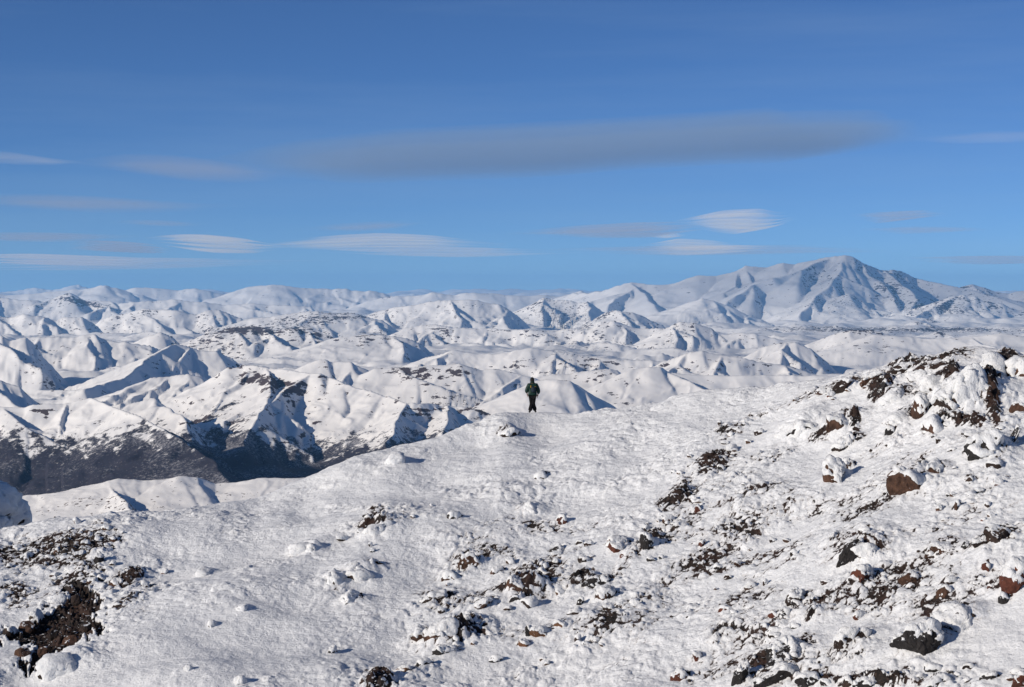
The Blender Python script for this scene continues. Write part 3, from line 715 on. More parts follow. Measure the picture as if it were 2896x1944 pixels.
# px, py (middle), width, height in photo pixels, tone, cover, tilt, label
HERO = [
    (2735, 1105, 150, 205, 'dark', .42, 0, 'tall egg shaped boulder plastered with rime at the upper right'),
    (2795, 1085, 70, 120, 'brown', -.55, -15, 'bare brown rock leaning on the right of the egg shaped rime boulder'),
    (2829, 1035, 120, 110, 'dark', .45, 0, 'rounded snow covered boulder on the skyline at the upper right'),
    (2890, 1040, 90, 90, 'brown', .30, 0, 'snow capped boulder at the right edge on the ridge crest'),
    (2655, 1082, 90, 65, 'dark', .45, 12, 'long snow covered boulder left of the egg shaped rime boulder'),
    (2690, 1020, 110, 34, 'dark', -.45, 8, 'flat dark brown slab on the ridge crest at the upper right'),
    (2550, 1046, 100, 40, 'dark', -.40, 14, 'dark brown rock strip on the ridge crest left of the boulder group'),
    (2470, 1072, 70, 36, 'brown', -.2, 14, 'low brown rock on the ridge between two dark crest rocks'),
    (2392, 1092, 66, 44, 'dark', -.35, 20, 'dark jagged rock on the rising ridge crest'),
    (2330, 1108, 46, 24, 'brown', -.2, 15, 'small brown rock left of the dark jagged crest rock'),
    (2507, 1096, 48, 60, 'black', -.5, 0, 'black upright rock below the dark crest strip'),
    (2535, 1118, 80, 66, 'dark', .35, 20, 'rounded snowy boulder beside the black upright rock'),
    (2600, 1060, 60, 45, 'dark', .35, 0, 'snowy boulder just below the ridge crest near the upper right'),
    (2262, 1206, 115, 115, 'black', .34, 0, 'snow plastered block with a black mottled left face'),
    (2374, 1190, 95, 110, 'brown', .22, 0, 'crusted brown outcrop right of the black mottled block'),
    (2395, 1250, 70, 60, 'dark', .12, 0, 'snowy dark knob below the crusted brown outcrop'),
    (2362, 1330, 62, 110, 'brown', .06, 8, 'narrow ribbed brown outcrop streaked with snow'),
    (2396, 1310, 34, 60, 'brown', .0, 20, 'thin brown rib beside the narrow streaked outcrop'),
    (2610, 1155, 56, 95, 'brown', .10, 10, 'upright brown rock striped with rime left of the egg shaped boulder'),
    (2552, 1175, 80, 66, 'brown', .26, 10, 'snowy brown boulder left of the striped upright rock'),
    (2650, 1200, 80, 70, 'brown', .30, 0, 'snow covered boulder under the striped upright rock'),
    (2790, 1262, 115, 105, 'black', .12, 0, 'boulder with a smooth black left face and snowy right side'),
    (2812, 1318, 44, 40, 'dark', -.2, 0, 'dark rock at the foot of the black faced boulder'),
    (2566, 1360, 100, 125, 'brown', -.30, 0, 'round brown boulder with a snow cap in the right middle'),
    (2648, 1328, 66, 60, 'brown', .12, 0, 'snowy rock with one brown patch right of the round brown boulder'),
    (2614, 1318, 36, 56, 'black', -.6, 0, 'black rock wedged behind the round brown boulder'),
    (2762, 1187, 56, 28, 'dark', -.4, 15, 'small dark slab under the egg shaped rime boulder'),
    (2432, 1240, 36, 24, 'black', -.5, 0, 'small black rock right of the snowy dark knob'),
    (2880, 1158, 44, 48, 'brown', -.3, 0, 'brown rock at the right edge above the black faced boulder'),
    (2862, 1235, 30, 90, 'black', -.4, -25, 'thin black slab behind the black faced boulder'),
    (2520, 1220, 36, 28, 'black', -.4, 10, 'small black rock below the snowy brown boulder'),
    (2660, 1440, 26, 20, 'brown', -.2, 0, 'small brown rock below the patch marked snowy rock'),
    (2709, 1433, 30, 40, 'brown', -.3, 0, 'upright brown stone in the snow right of the round brown boulder'),
    (2745, 1360, 34, 34, 'dark', -.3, 0, 'small dark rock right of the patch marked snowy rock'),
    (2407, 1562, 56, 100, 'black', -.62, -32, 'leaning black slab with bare smooth face in the right middle'),
    (2455, 1560, 90, 60, 'dark', .45, 0, 'snow mound rock right of the leaning black slab'),
    (2447, 1506, 40, 44, 'dark', -.1, -20, 'dark flecked rock above the leaning black slab'),
    (2437, 1630, 58, 70, 'red', -.12, -10, 'red rock with snow flecks below the leaning black slab'),
    (2572, 1640, 56, 52, 'brown', -.4, -30, 'bare brown rock alone in the snow right of the red rock'),
    (2662, 1553, 90, 46, 'brown', -.08, 10, 'wide flat brown slab under a thick snow brim'),
    (2829, 1520, 92, 62, 'dark', -.55, -28, 'large bare dark brown slab at the right under deep snow'),
    (2772, 1533, 66, 44, 'dark', -.5, 5, 'dark brown block left of the large bare slab'),
    (2731, 1543, 36, 34, 'black', -.5, 0, 'small black rock at the left end of the slab row'),
    (2872, 1634, 95, 120, 'red', .0, 0, 'rust red crumbly outcrop speckled with snow at the right edge'),
    (2790, 1605, 30, 44, 'red', -.2, 0, 'small red upright stone left of the rust red outcrop'),
    (2768, 1648, 40, 36, 'dark', -.3, 0, 'dark stone at the foot of the small red upright stone'),
    (2842, 1693, 32, 40, 'black', -.4, 15, 'small black pointed stone below the rust red outcrop'),
    (2804, 1662, 26, 26, 'red', -.3, 0, 'small red cube of rock below the rust red outcrop'),
    (2600, 1808, 130, 130, 'black', -.20, 0, 'large jagged black boulder with snow on its right shoulder'),
    (2712, 1742, 110, 110, 'dark', .10, 0, 'square snow sided block above the large jagged black boulder'),
    (2668, 1672, 40, 48, 'brown', -.35, -35, 'narrow brown rock above the square snow sided block'),
    (2684, 1650, 52, 34, 'dark', -.3, 15, 'dark brown flat rock above the narrow brown rock'),
    (2222, 1850, 130, 84, 'black', -.42, 8, 'long black boulder near the bottom, right of centre'),
    (2196, 1915, 120, 70, 'black', -.30, 10, 'black rock with snow streaks below the long black boulder'),
    (2094, 1912, 40, 95, 'black', -.35, -16, 'narrow black slab at the bottom left of the long black boulder'),
    (2290, 1928, 76, 52, 'black', -.2, 0, 'broken black rock at the bottom right of the long black boulder'),
    (2275, 1838, 40, 40, 'dark', .45, 0, 'small rime ball against the right end of the long black boulder'),
    (2415, 1805, 95, 85, 'dark', .12, 0, 'rounded snow boulder with brown lower edge in the lower right'),
    (2256, 1692, 64, 50, 'dark', -.25, 0, 'dark cleft rock above a cluster of stones in the lower right'),
    (2300, 1698, 28, 40, 'dark', -.3, 0, 'small dark stone right of the dark cleft rock'),
    (2298, 1737, 42, 52, 'dark', -.35, -20, 'dark pointed stone below the dark cleft rock'),
    (2218, 1741, 46, 44, 'black', -.3, -30, 'black leaning stone left of the dark pointed stone'),
    (2192, 1742, 40, 22, 'red', -.3, -25, 'thin red stone beside the black leaning stone'),
    (2200, 1775, 34, 42, 'black', -.3, -20, 'small black stone above the long black boulder'),
    (2145, 1803, 38, 26, 'black', -.3, 0, 'small black stone left above the long black boulder'),
    (1922, 1912, 52, 40, 'red', -.25, 0, 'red brown rock alone in smooth snow at the bottom'),
    (1972, 1858, 26, 36, 'red', -.1, 20, 'small red rock right above the lone red brown rock'),
    (1973, 1441, 28, 34, 'red', -.35, -20, 'small red stone at the edge of the dark scree band'),
    (1986, 1540, 28, 28, 'red', -.4, 0, 'small red brown stone below the dark scree band'),
    (2054, 1725, 50, 22, 'red', -.3, 12, 'low red stone in snow in the lower middle right'),
    (2120, 1660, 34, 30, 'brown', .0, 0, 'small brown rock above the low red stone'),
    (2560, 1908, 44, 30, 'black', -.3, 0, 'black rock at the bottom below the large jagged boulder'),
    (2654, 1932, 84, 50, 'black', -.35, 0, 'wide black rock at the bottom edge in the lower right'),
    (2799, 1916, 50, 46, 'black', -.35, 20, 'square black rock near the bottom right corner'),
    (2452, 1938, 70, 40, 'black', -.3, 0, 'black rock at the bottom edge left of the black rock row'),
    (2400, 1934, 50, 36, 'dark', -.3, 0, 'dark rock at the bottom edge, left end of the row'),
    (2887, 1930, 44, 56, 'red', -.3, 0, 'dark red rock in the bottom right corner'),
    (2740, 1890, 36, 30, 'dark', -.2, 0, 'small dark rock left of the square black rock'),
    (1328, 1596, 60, 70, 'brown', -.10, -8, 'brown faced rock with snow top below the hiker'),
    (1310, 1630, 34, 24, 'dark', -.2, 0, 'small dark rock at the foot of the brown faced rock'),
    (1232, 1697, 90, 46, 'dark', -.28, 20, 'dark brown slanting slab in smooth snow in the lower middle'),
    (1272, 1636, 50, 40, 'brown', .1, 15, 'snow flecked brown rock above the slanting slab'),
    (1248, 1795, 100, 100, 'brown', .0, -8, 'large brown boulder with smooth white right side in the lower middle'),
    (1190, 1800, 64, 66, 'brown', .12, 0, 'snowy brown boulder left of the large brown boulder'),
    (1318, 1758, 60, 66, 'black', -.5, -30, 'black hollow rock right of the large brown boulder'),
    (1146, 1895, 54, 42, 'orange', -.4, -10, 'orange brown stone near the bottom in the lower middle'),
    (1196, 1878, 46, 36, 'black', -.25, 20, 'black rock right of the orange brown stone'),
    (1256, 1840, 64, 40, 'black', -.3, 10, 'black ledge under the large brown boulder'),
    (1290, 1818, 36, 36, 'black', -.4, 30, 'small black rock right of the black ledge'),
    (1455, 1660, 70, 90, 'brown', .08, -5, 'tall brown pointed rock in the middle of the stony band'),
    (1500, 1660, 70, 90, 'dark', .45, 10, 'snow faced boulder right of the tall pointed rock'),
    (1462, 1700, 40, 36, 'black', -.5, 0, 'black hole like rock under the tall pointed rock'),
    (1494, 1706, 46, 54, 'dark', -.05, 10, 'grey flecked rock right of the black hole like rock'),
    (1365, 1715, 70, 30, 'brown', .0, 22, 'long brown ledge left of the tall pointed rock'),
    (1530, 1792, 60, 36, 'orange', -.3, -25, 'bare orange brown rock in the lower middle'),
    (1478, 1820, 34, 34, 'orange', -.35, 0, 'small orange block left of the bare orange brown rock'),
    (1582, 1768, 36, 42, 'orange', -.15, -20, 'orange rock with snow top right of the bare orange brown rock'),
    (1495, 1785, 30, 50, 'black', -.3, 0, 'dark upright stone left of the bare orange brown rock'),
    (1624, 1732, 42, 30, 'dark', -.2, 0, 'dark stone with tan top in the middle of the slope'),
    (1642, 1705, 22, 28, 'black', -.4, 0, 'small black stone above the dark stone with tan top'),
    (1710, 1685, 56, 52, 'brown', .0, 0, 'snow capped brown rock below the icicle hollow'),
    (1682, 1650, 90, 44, 'black', -.45, 30, 'black hollow under a snow brim in the middle right'),
    (1740, 1538, 64, 66, 'red', -.02, -15, 'red brown boulder with a round snow cap right of the middle'),
    (1828, 1540, 46, 70, 'black', -.4, 10, 'black cleft right of the red brown snow capped boulder'),
    (1780, 1570, 50, 30, 'red', -.2, 15, 'red brown low rock below the round snow capped boulder'),
    (1568, 1556, 48, 34, 'black', -.4, 15, 'black rock in the snow left of the red brown boulder'),
    (1403, 1617, 36, 34, 'brown', .0, 0, 'small brown rock right of the brown faced rock'),
    (1056, 1602, 54, 40, 'black', -.45, -20, 'black gap rock at the right end of the snowy left outcrop'),
    (1010, 1620, 90, 70, 'dark', .45, 0, 'snow buried boulder left of the black gap rock'),
    (990, 1690, 60, 56, 'dark', .20, 0, 'snowy rock with a dark nick at the foot of the left outcrop'),
    (940, 1640, 60, 60, 'dark', .25, 0, 'snow crusted rock at the left end of the left outcrop'),
    (1585, 1476, 34, 42, 'red', -.2, -15, 'small red rock high on the slope right of the hiker'),
    (1281, 1462, 40, 34, 'black', -.1, 0, 'lone black flecked rock on the upper middle slope'),
    (1072, 1495, 90, 64, 'dark', .30, 0, 'snow domed boulder in the dark patch left of the middle'),
    (1432, 1225, 64, 40, 'dark', .22, 15, 'rime boulder casting shade just below the hiker'),
    (1530, 1345, 36, 30, 'dark', .2, 0, 'small rime lump on the open slope below the hiker'),
    (1500, 1440, 60, 44, 'dark', .38, 20, 'snow buried rock with shaded right side on the middle slope'),
    (1120, 1300, 60, 44, 'dark', .35, 15, 'rime boulder on the left shoulder of the ridge'),
    (325, 1650, 40, 34, 'brown', -.4, 0, 'brown stone at the right end of the dark pit'),
    (262, 1648, 34, 26, 'brown', -.3, 0, 'brown stone on the upper rim of the dark pit'),
    (78, 1770, 50, 46, 'brown', -1.1, -10, 'brown block in the upper left of the dark pit'),
    (62, 1845, 44, 36, 'brown', -1.1, 0, 'brown stone at the lower left end of the dark pit'),
    (196, 1812, 44, 34, 'brown', -1.1, 25, 'brown slanting stone at the lower right of the dark pit'),
    (150, 1790, 38, 30, 'dark', -1.1, 0, 'dark stone in the middle of the dark pit'),
    (218, 1692, 40, 36, 'dark', -1.1, 0, 'dark stone in the upper part of the dark pit'),
    (245, 1770, 40, 36, 'dark', -1.1, 0, 'dark stone near the right rim of the dark pit'),
    (120, 1840, 36, 26, 'brown', -1.1, 0, 'flat brown stone at the bottom of the dark pit'),
    (163, 1884, 120, 90, 'dark', .48, 0, 'big snow mound boulder below the dark pit'),
    (98, 1740, 34, 66, 'dark', .40, 10, 'snow covered finger of rock beside the dark pit'),
    (163, 1694, 44, 40, 'dark', .45, 0, 'rime ball on the upper left rim of the dark pit'),
    (20, 1785, 40, 40, 'dark', -.3, 0, 'dark rock at the left edge beside the dark pit'),
    (275, 1580, 30, 46, 'black', -.5, 0, 'black upright stone above the dark pit'),
    (72, 1575, 34, 34, 'black', -.3, 0, 'black stone on the left slope below the ridge'),
    (165, 1562, 30, 24, 'brown', -.3, 0, 'brown stone right of the black stone on the left slope'),
    (325, 1525, 32, 24, 'brown', -.35, 0, 'brown stone on the left ridge below the crest'),
    (297, 1497, 30, 18, 'brown', -.35, 0, 'small brown stone near the left ridge crest'),
    (850, 1552, 84, 50, 'dark', .42, 15, 'smooth snow buried rock left of the middle slope'),
    (882, 1545, 44, 60, 'dark', .40, 0, 'snow hump rock with shaded right side left of the middle'),
    (574, 1617, 44, 44, 'dark', .40, 0, 'rime hump on the open left slope'),
    (681, 1720, 36, 28, 'dark', .35, 0, 'small rime hump above the smooth snow field'),
    (600, 1767, 24, 22, 'dark', .35, 0, 'tiny rime knob in the smooth snow field'),
    (678, 1925, 32, 30, 'dark', .25, 0, 'rime knob with dark edge at the bottom left of middle'),
    (530, 1893, 20, 20, 'dark', .3, 0, 'tiny rime knob near the bottom left'),
    (936, 1840, 22, 34, 'black', .05, -20, 'thin dark flecked stone in the lower left smooth snow'),
]
def slope_point(px, py):
    """point on the near slope seen at photo pixel (px, py)"""
    u = float(tan_x(px, py))
    yr = float(np.interp(u, us_, DR)); yb = float(np.interp(u, us_, DB))
    ys = np.linspace(yb - 6, yr + 0.2, 400)
    z = near_base(np.full(400, u), ys) + 0.40 * fbm(u * ys * 0.13, ys * 1.15 * 0.13, 3, 1)
    _, rows = to_px(u * ys, ys, z)
    i = int(np.argmin(np.abs(rows - py)))
    return np.array([u * ys[i], ys[i], z[i]])

MOUNDS = []
for k, (px, py, w, h, tone, cover, tilt, label) in enumerate(HERO):
    p = slope_point(px, min(py + h * 0.30, 1990)); s_ = p[1] / F0
    if 'dark pit' in label and cover < 0: continue
    MOUNDS.append((p[0] + 0.16 * w * s_, p[1] + 0.42 * w * s_, 0.62 * w * s_, (0.30 + 0.25 * max(cover, -.3)) * h * s_, 0.75 if cover < 0.25 or px > 2300 else 0.15))
def near_height(u, y):
    zb, PX, PY, st, sm, pit = near_maps(u, y)
    x = u * y
    yy = y * 1.15                                   # along the slope
    wx = x + 0.18 * fbm(x * 1.1, yy * 1.1, 2, 5); wy = yy + 0.18 * fbm(x * 1.1, yy * 1.1, 2, 15)
    big = 0.40 * fbm(x * 0.13, yy * 0.13, 3, 1)
    rough = np.clip(1.0 - 0.95 * sm, 0, 1)
    stony = np.clip(st * (0.80 + 0.9 * fbm(x * 0.35, yy * 0.35, 3, 41)) + 0.5 * np.clip(st - 0.8, 0, 1), 0, 1.4) * (1 - 0.6 * sm)
    # rime heads: rounded bumps of three sizes
    f1, f2, idv = worley(wx * 1.05, wy * 1.05, 3)
    r1 = np.clip(1 - (f1 / 0.62) ** 2, 0, 1) * (idv > 0.52 - 0.45 * np.clip(stony, 0, 1)) * (0.45 + idv)
    g1, g2, idw = worley(wx * 2.7 + 5, wy * 2.7, 9)
    r2 = np.clip(1 - (g1 / 0.6) ** 2, 0, 1) * (idw > 0.45 - 0.4 * np.clip(stony, 0, 1)) * (0.5 + 0.6 * idw)
    h1, h2, idx_ = worley(wx * 6.3, wy * 6.3 + 3, 19)
    r3 = np.clip(1 - (h1 / 0.6) ** 2, 0, 1) * (0.4 + idx_)
    clump = sstep(-0.25, 0.45, fbm(x * 0.28, yy * 0.28, 3, 63))
    amp = rough * (0.22 + 0.78 * clump)
    nod = amp * (0.06 * r1 + 0.045 * r2 + 0.028 * r3) + stony * (0.09 * r1 + 0.11 * r2 + 0.065 * r3)
    crease = np.maximum(np.clip(1 - (g2 - g1) / 0.30, 0, 1), 0.8 * np.clip(1 - (h2 - h1) / 0.35, 0, 1))
    mound = np.zeros_like(x)
    for (hx, hy, hr, hh, hs) in MOUNDS:
        r2_ = ((x - hx) ** 2 + ((y - hy) * 1.1) ** 2) / (hr * hr)
        s_ = r2_ < 5
        if s_.any():
            mound[s_] = np.maximum(mound[s_], hh * np.exp(-r2_[s_]))
            stony[s_] = np.maximum(stony[s_], hs * np.exp(-r2_[s_] / 1.7))
    nod = nod * (1 + 0.6 * np.clip(mound * 3, 0, 1))
    # wind ripples, long axis along the slope
    rip = 0.022 * fbm(x * 1.9 + 0.6 * yy, yy * 1.3 - x * 0.4, 3, 71)
    z = zb + big + nod + rip + mound - pit * 0.30 + pit * (0.14 * r2 + 0.08 * r3)
    return z, PX, PY, stony, sm, pit, (r1, r2, r3, crease)

NC2, NR2 = 960, 540
u2 = np.linspace(-1, 1, NC2)
u2 = np.sign(u2) * np.interp(np.abs(u2), [0, 0.90, 1.0], [0, 0.300, 0.47])
rr = np.interp(np.linspace(0, 1, NR2), [0, 0.035, 0.07, 0.93, 1.0], [-60, -12, -3.0, 0, 14])
U2 = np.broadcast_to(u2, (NR2, NC2)).copy()
yr_ = np.interp(u2, us_, DR); yb_ = np.interp(u2, us_, DB)
tn = np.linspace(0, 1, NR2)[:, None]
lo = 1.0
Y2 = np.where(tn < 0.05, lo + (yb_ - 4 - lo) * (tn / 0.05), np.where(tn < 0.93, (yb_ - 4) + (yr_ + 0.6 - yb_ + 4) * ((tn - 0.05) / 0.88), yr_ + 0.6 + 26 * ((tn - 0.93) / 0.07) ** 1.5))
Z2, PX2, PY2, ST2, SM2, PIT2, (R1, R2, R3, CR) = near_height(U2, Y2)
X2 = U2 * Y2
# where stones show: undersides of the rime heads that look down-slope / to the left, inside stony ground
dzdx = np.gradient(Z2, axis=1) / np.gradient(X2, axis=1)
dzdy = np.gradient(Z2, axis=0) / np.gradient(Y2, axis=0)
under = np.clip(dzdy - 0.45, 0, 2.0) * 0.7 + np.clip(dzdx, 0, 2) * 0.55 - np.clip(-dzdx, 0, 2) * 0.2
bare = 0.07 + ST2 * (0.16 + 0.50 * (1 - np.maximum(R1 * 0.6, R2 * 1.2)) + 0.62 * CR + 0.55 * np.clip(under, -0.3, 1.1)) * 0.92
bare = np.where(PIT2 > 0.5, 1.0 - 0.1 * R2, bare) - 0.04
V2 = np.stack([X2, Y2, Z2], -1).reshape(-1, 3)
me = fast_mesh('snow_slope', V2, grid_quads(NR2, NC2), M_NEAR, {'bare': bare})
slope = bpy.data.objects.new('snow_slope', me); COL.objects.link(slope)
tag(slope, 'rime crusted snow slope with stony patches in the foreground', None, kind='structure')
print('near', time.time() - T0)

# ------------------------------------------------------------------ rocks
def ico(sub):
    bm = bmesh.new(); bmesh.ops.create_icosphere(bm, subdivisions=sub, radius=1)
    bm.verts.ensure_lookup_table()
    v = np.array([x.co[:] for x in bm.verts]); f = np.array([[y.index for y in x.verts] for x in bm.faces])
    bm.free(); return v, f
ICO = {s: ico(s) for s in (1, 2, 3, 4, 5)}

def tri_normals(V, Fc):
    n = np.cross(V[Fc[:, 1]] - V[Fc[:, 0]], V[Fc[:, 2]] - V[Fc[:, 0]])
    N = np.zeros_like(V)
    for k in range(3): np.add.at(N, Fc[:, k], n)
    return N / (np.linalg.norm(N, axis=1)[:, None] + 1e-12)

def rock_shape(seed, sub, dims, tilt=0.0, blocky=0.5, cuts=9):
    """angular boulder: sphere cut by random planes, roughened, stretched, tilted in the picture plane"""
    rs = np.random.RandomState(seed)
    v, f = ICO[sub]
    V = v.copy()
    for i in range(cuts):
        n = rs.normal(size=3); n /= np.linalg.norm(n)
        d = 0.48 + 0.36 * rs.rand()
        s = V @ n
        V = V - np.outer(np.clip(s - d, 0, None) * (0.75 + 0.25 * blocky), n)
    V = V * (1 + 0.16 * fbm3(v * 1.3 + seed, 3, seed)[:, None] + 0.09 * fbm3(v * 4 + seed, 3, seed + 7, 0.6)[:, None])
    V = V * np.array(dims)
    c, s = math.cos(rad(tilt)), math.sin(rad(tilt))
    return np.stack([V[:, 0] * c - V[:, 2] * s, V[:, 1], V[:, 0] * s + V[:, 2] * c], 1), f

WIND = np.array([0.38, 0.10, 0.80])
def crust_shape(V, Fc, seed, cover, thick, wind=WIND):
    """rime shell: lies proud of the rock where snow holds, dips below it elsewhere"""
    N = tri_normals(V, Fc)
    size = np.ptp(V, axis=0).mean()
    w = wind / np.linalg.norm(wind)
    hgt = V[:, 2] / (np.ptp(V[:, 2]) + 1e-6)
    m = N @ w + 0.35 * hgt + 0.62 * fbm3(V / size * 3.2 + seed, 5, seed + 50, 0.68) + cover
    t = np.clip(m * 1.6, -0.6, 1.0)
    lump = 0.7 + 0.55 * np.abs(perlin3(V * 3.2 + seed, seed + 90)) + 0.35 * np.abs(perlin3(V * 7.5 + seed, seed + 91))
    C = V + N * (t * thick * lump)[:, None] + np.array([0, 0, 1]) * (np.clip(t, 0, 1) * thick * 0.4)[:, None]
    keep = (m[Fc] > -0.25).any(1)
    F2 = Fc[keep]
    used = np.unique(F2); mp = -np.ones(len(C), int); mp[used] = np.arange(len(used))
    return C[used], mp[F2]

def add_rock(name, loc, seed, sub, dims, tone, label, cat='rock', group=None, cover=0.0, tilt=0.0, blocky=0.5, thick=None):
    V, Fc = rock_shape(seed, sub, dims, tilt, blocky)
    me = fast_mesh(name, V, Fc, M_ROCK[tone], smooth=False)
    o = bpy.data.objects.new(name, me); COL.objects.link(o); o.location = loc
    tag(o, label, cat, group)
    th = thick if thick is not None else 0.10 * min(dims) + 0.05
    C, F2 = crust_shape(V, Fc, seed, cover, th)
    if len(F2) > 4:
        cm = fast_mesh('rime_cap', C, F2, M_CRUST)
        c = bpy.data.objects.new('rime_cap', cm); COL.objects.link(c); c.parent = o
    return o

for k, (px, py, w, h, tone, cover, tilt, label) in enumerate(HERO):
    p = slope_point(px, min(py + h * 0.30, 1990))
    s = p[1] / F0
    dims = (w * s * 0.55, (w + h) * 0.5 * s * 0.5, h * s * 0.58)
    ctr = p + np.array([0, 0.35 * dims[1], h * s * (0.10 if cover < 0.2 else 0.0)])
    sub = 5 if max(w, h) > 125 else (4 if max(w, h) > 55 else 3)
    nm = 'boulder' if max(w, h) > 60 else 'rock'
    add_rock(nm, ctr, 900 + k, sub, dims, tone, label, nm, 'rocks singled out on the near slope', cover - (0.16 if cover < 0.25 else 0.0), tilt, 1.0)

# big rime coated crag at the left edge, behind the ridge
pc = place(-72, 1455, 96.0)
add_rock('rime_crag', pc, 4242, 5, (2.6, 2.2, 2.5), 'black', 'bluish shaded crag coated in thick rime at the left edge', 'crag', None, .55, -8, .3, 0.35)
# added crag, unseen outside the frame, up-sun: a blocker shading the one in view
add_rock('rime_crag', np.array(pc) + np.array([-7.4, -4.6, 2.0]), 4243, 4, (3.4, 3.0, 4.2), 'black', 'unseen rime coated blocker crag added beyond the left edge for shade', 'crag', None, .5, -8, .3, 0.35)
print('hero rocks', time.time() - T0)

# smaller stones that can still be told apart: shared meshes, one object each
random.seed(11)
VAR = []
for v in range(20):
    rs = random.Random(v)
    tone = ('black', 'dark', 'dark', 'brown', 'brown', 'red')[v % 6]
    V, Fc = rock_shape(7000 + v, 3, (0.5 * rs.uniform(.8, 1.3), 0.45, 0.42 * rs.uniform(.7, 1.2)), rs.uniform(-30, 30), .6)
    C, F2 = crust_shape(V, Fc, 7100 + v, rs.choice((-.15, 0., .1, .2, .3)), 0.10)
    VAR.append((tone, fast_mesh('stone', V, Fc, M_ROCK[tone]), fast_mesh('rime_cap', C, F2, M_CRUST)))
ZONES = [   # centre px, radii, angle, count, label
    ((150, 1570), (190, 70), 10, 30, 'fist to head sized stone half buried in rime on the left slope'),
    ((360, 1650), (90, 60), 25, 12, 'small stone in the dark streak right of the pit'),
    ((1090, 1490), (120, 45), 22, 12, 'small stone in the dark patch left of the middle'),
    ((1330, 1770), (190, 80), 35, 26, 'small stone among the brown boulders in the lower middle'),
    ((1560, 1620), (220, 55), 35, 24, 'small stone along the diagonal stony band in the middle'),
    ((2020, 1300), (130, 50), 40, 22, 'small rime topped stone in the upper dark scree band'),
    ((1900, 1470), (150, 60), 45, 22, 'small rime topped stone in the lower dark scree band'),
    ((1680, 1800), (140, 45), 38, 14, 'small stone in the grey scree streak near the bottom'),
    ((2380, 1110), (220, 22), 12, 14, 'small dark stone along the rising ridge crest'),
    ((2700, 1220), (180, 110), 0, 26, 'small snowy stone between the boulders at the upper right'),
    ((2760, 1430), (150, 80), 0, 14, 'small stone in the snow at the right middle'),
    ((2250, 1740), (160, 70), 35, 16, 'small stone in the lower right rock cluster'),
    ((2560, 1915), (320, 26), 0, 18, 'small stone in the rock row along the bottom right'),
    ((2120, 1600), (190, 80), 35, 14, 'small scattered stone on the right middle slope'),
]
n_st = 0
for zi, ((cx, cy), (rx, ry), ang, cnt, lab) in enumerate(ZONES):
    for i in range(cnt):
        a = random.gauss(0, .55) * rx; b = random.gauss(0, .55) * ry
        px = cx + a * math.cos(rad(ang)) + b * math.sin(rad(ang)); py = cy - a * math.sin(rad(ang)) + b * math.cos(rad(ang))
        if px < 4 or px > 2890 or py > 1940: continue
        row_s = float(np.interp(px, SIL[:, 0], SIL[:, 1]))
        if py < row_s + 8: py = row_s + 8 + random.random() * 15
        p = slope_point(px, py)
        tone, rm, cm = VAR[random.randrange(len(VAR))]
        o = bpy.data.objects.new('stone', rm); COL.objects.link(o)
        sc = random.choice((.16, .2, .24, .28, .34, .42)) * random.uniform(.85, 1.15)
        o.location = p + np.array([0, 0, 0.05])
        o.rotation_euler = (random.uniform(-.15, .15), random.uniform(-.2, .2), random.uniform(-.6, .6))
        o.scale = (sc * random.uniform(.9, 1.4), sc, sc * random.uniform(.8, 1.2))
        tag(o, lab, 'stone', 'small stones, ' + lab.split(' in ')[-1].split(' on ')[-1])
        c = bpy.data.objects.new('rime_cap', cm); COL.objects.link(c); c.parent = o
        n_st += 1
print('stones', n_st, time.time() - T0)

# loose scree too small to count: one mesh
def scree():
    rs = np.random.RandomState(3)
    v, f = ICO[1]
    Vs, Fs, n = [], [], 0
    shapes = [rock_shape(300 + i, 1, (1, .9, .7), 0, .8)[0] for i in range(8)]
    pick = np.flatnonzero((bare.ravel() > 0.40) & (PX2.ravel() > -80) & (PX2.ravel() < 2980) & (PY2.ravel() < 2000))
    pw = np.clip(bare.ravel()[pick] - 0.35, 0, 1) ** 1.3
    sel = rs.choice(pick, 5200, p=pw / pw.sum())
    for i in sel:
        s = 0.03 + 0.075 * rs.rand() ** 2.2
        a = rs.rand() * 6.28
        R = np.array([[math.cos(a), -math.sin(a), 0], [math.sin(a), math.cos(a), 0], [0, 0, 1]])
        Vs.append(shapes[rs.randint(8)] @ R.T * s + V2[i] + np.array([0, 0, s * 0.15]))
        Fs.append(f + n); n += len(v)
    me = fast_mesh('loose_scree', np.concatenate(Vs), np.concatenate(Fs), M_ROCK['dark'], smooth=False)
    o = bpy.data.objects.new('loose_scree', me); COL.objects.link(o)
    tag(o, 'loose dark volcanic scree showing through the snow', None, kind='stuff')
scree()

# ================================================================== hiker
def skin_mesh(name, verts, edges, radii, mat, parent, root=0, sub=2):
    me = bpy.data.meshes.new(name)
    me.from_pydata(verts, edges, [])
    o = bpy.data.objects.new(name, me); COL.objects.link(o)
    md = o.modifiers.new('skin', 'SKIN'); md.use_smooth_shade = True
    for i, r in enumerate(radii):
        sv = me.skin_vertices[0].data[i]
        sv.radius = r if isinstance(r, tuple) else (r, r)
        sv.use_root = (i == root)
    sb = o.modifiers.new('sub', 'SUBSURF'); sb.levels = sub; sb.render_levels = sub
    dg = bpy.context.evaluated_depsgraph_get()
    m2 = bpy.data.meshes.new_from_object(o.evaluated_get(dg))
    bpy.data.objects.remove(o)
    m2.name = name
    m2.materials.clear(); m2.materials.append(mat)
    o = bpy.data.objects.new(name, m2); COL.objects.link(o)
    m2.polygons.foreach_set('use_smooth', [True] * len(m2.polygons))
    if parent: o.parent = parent
    return o

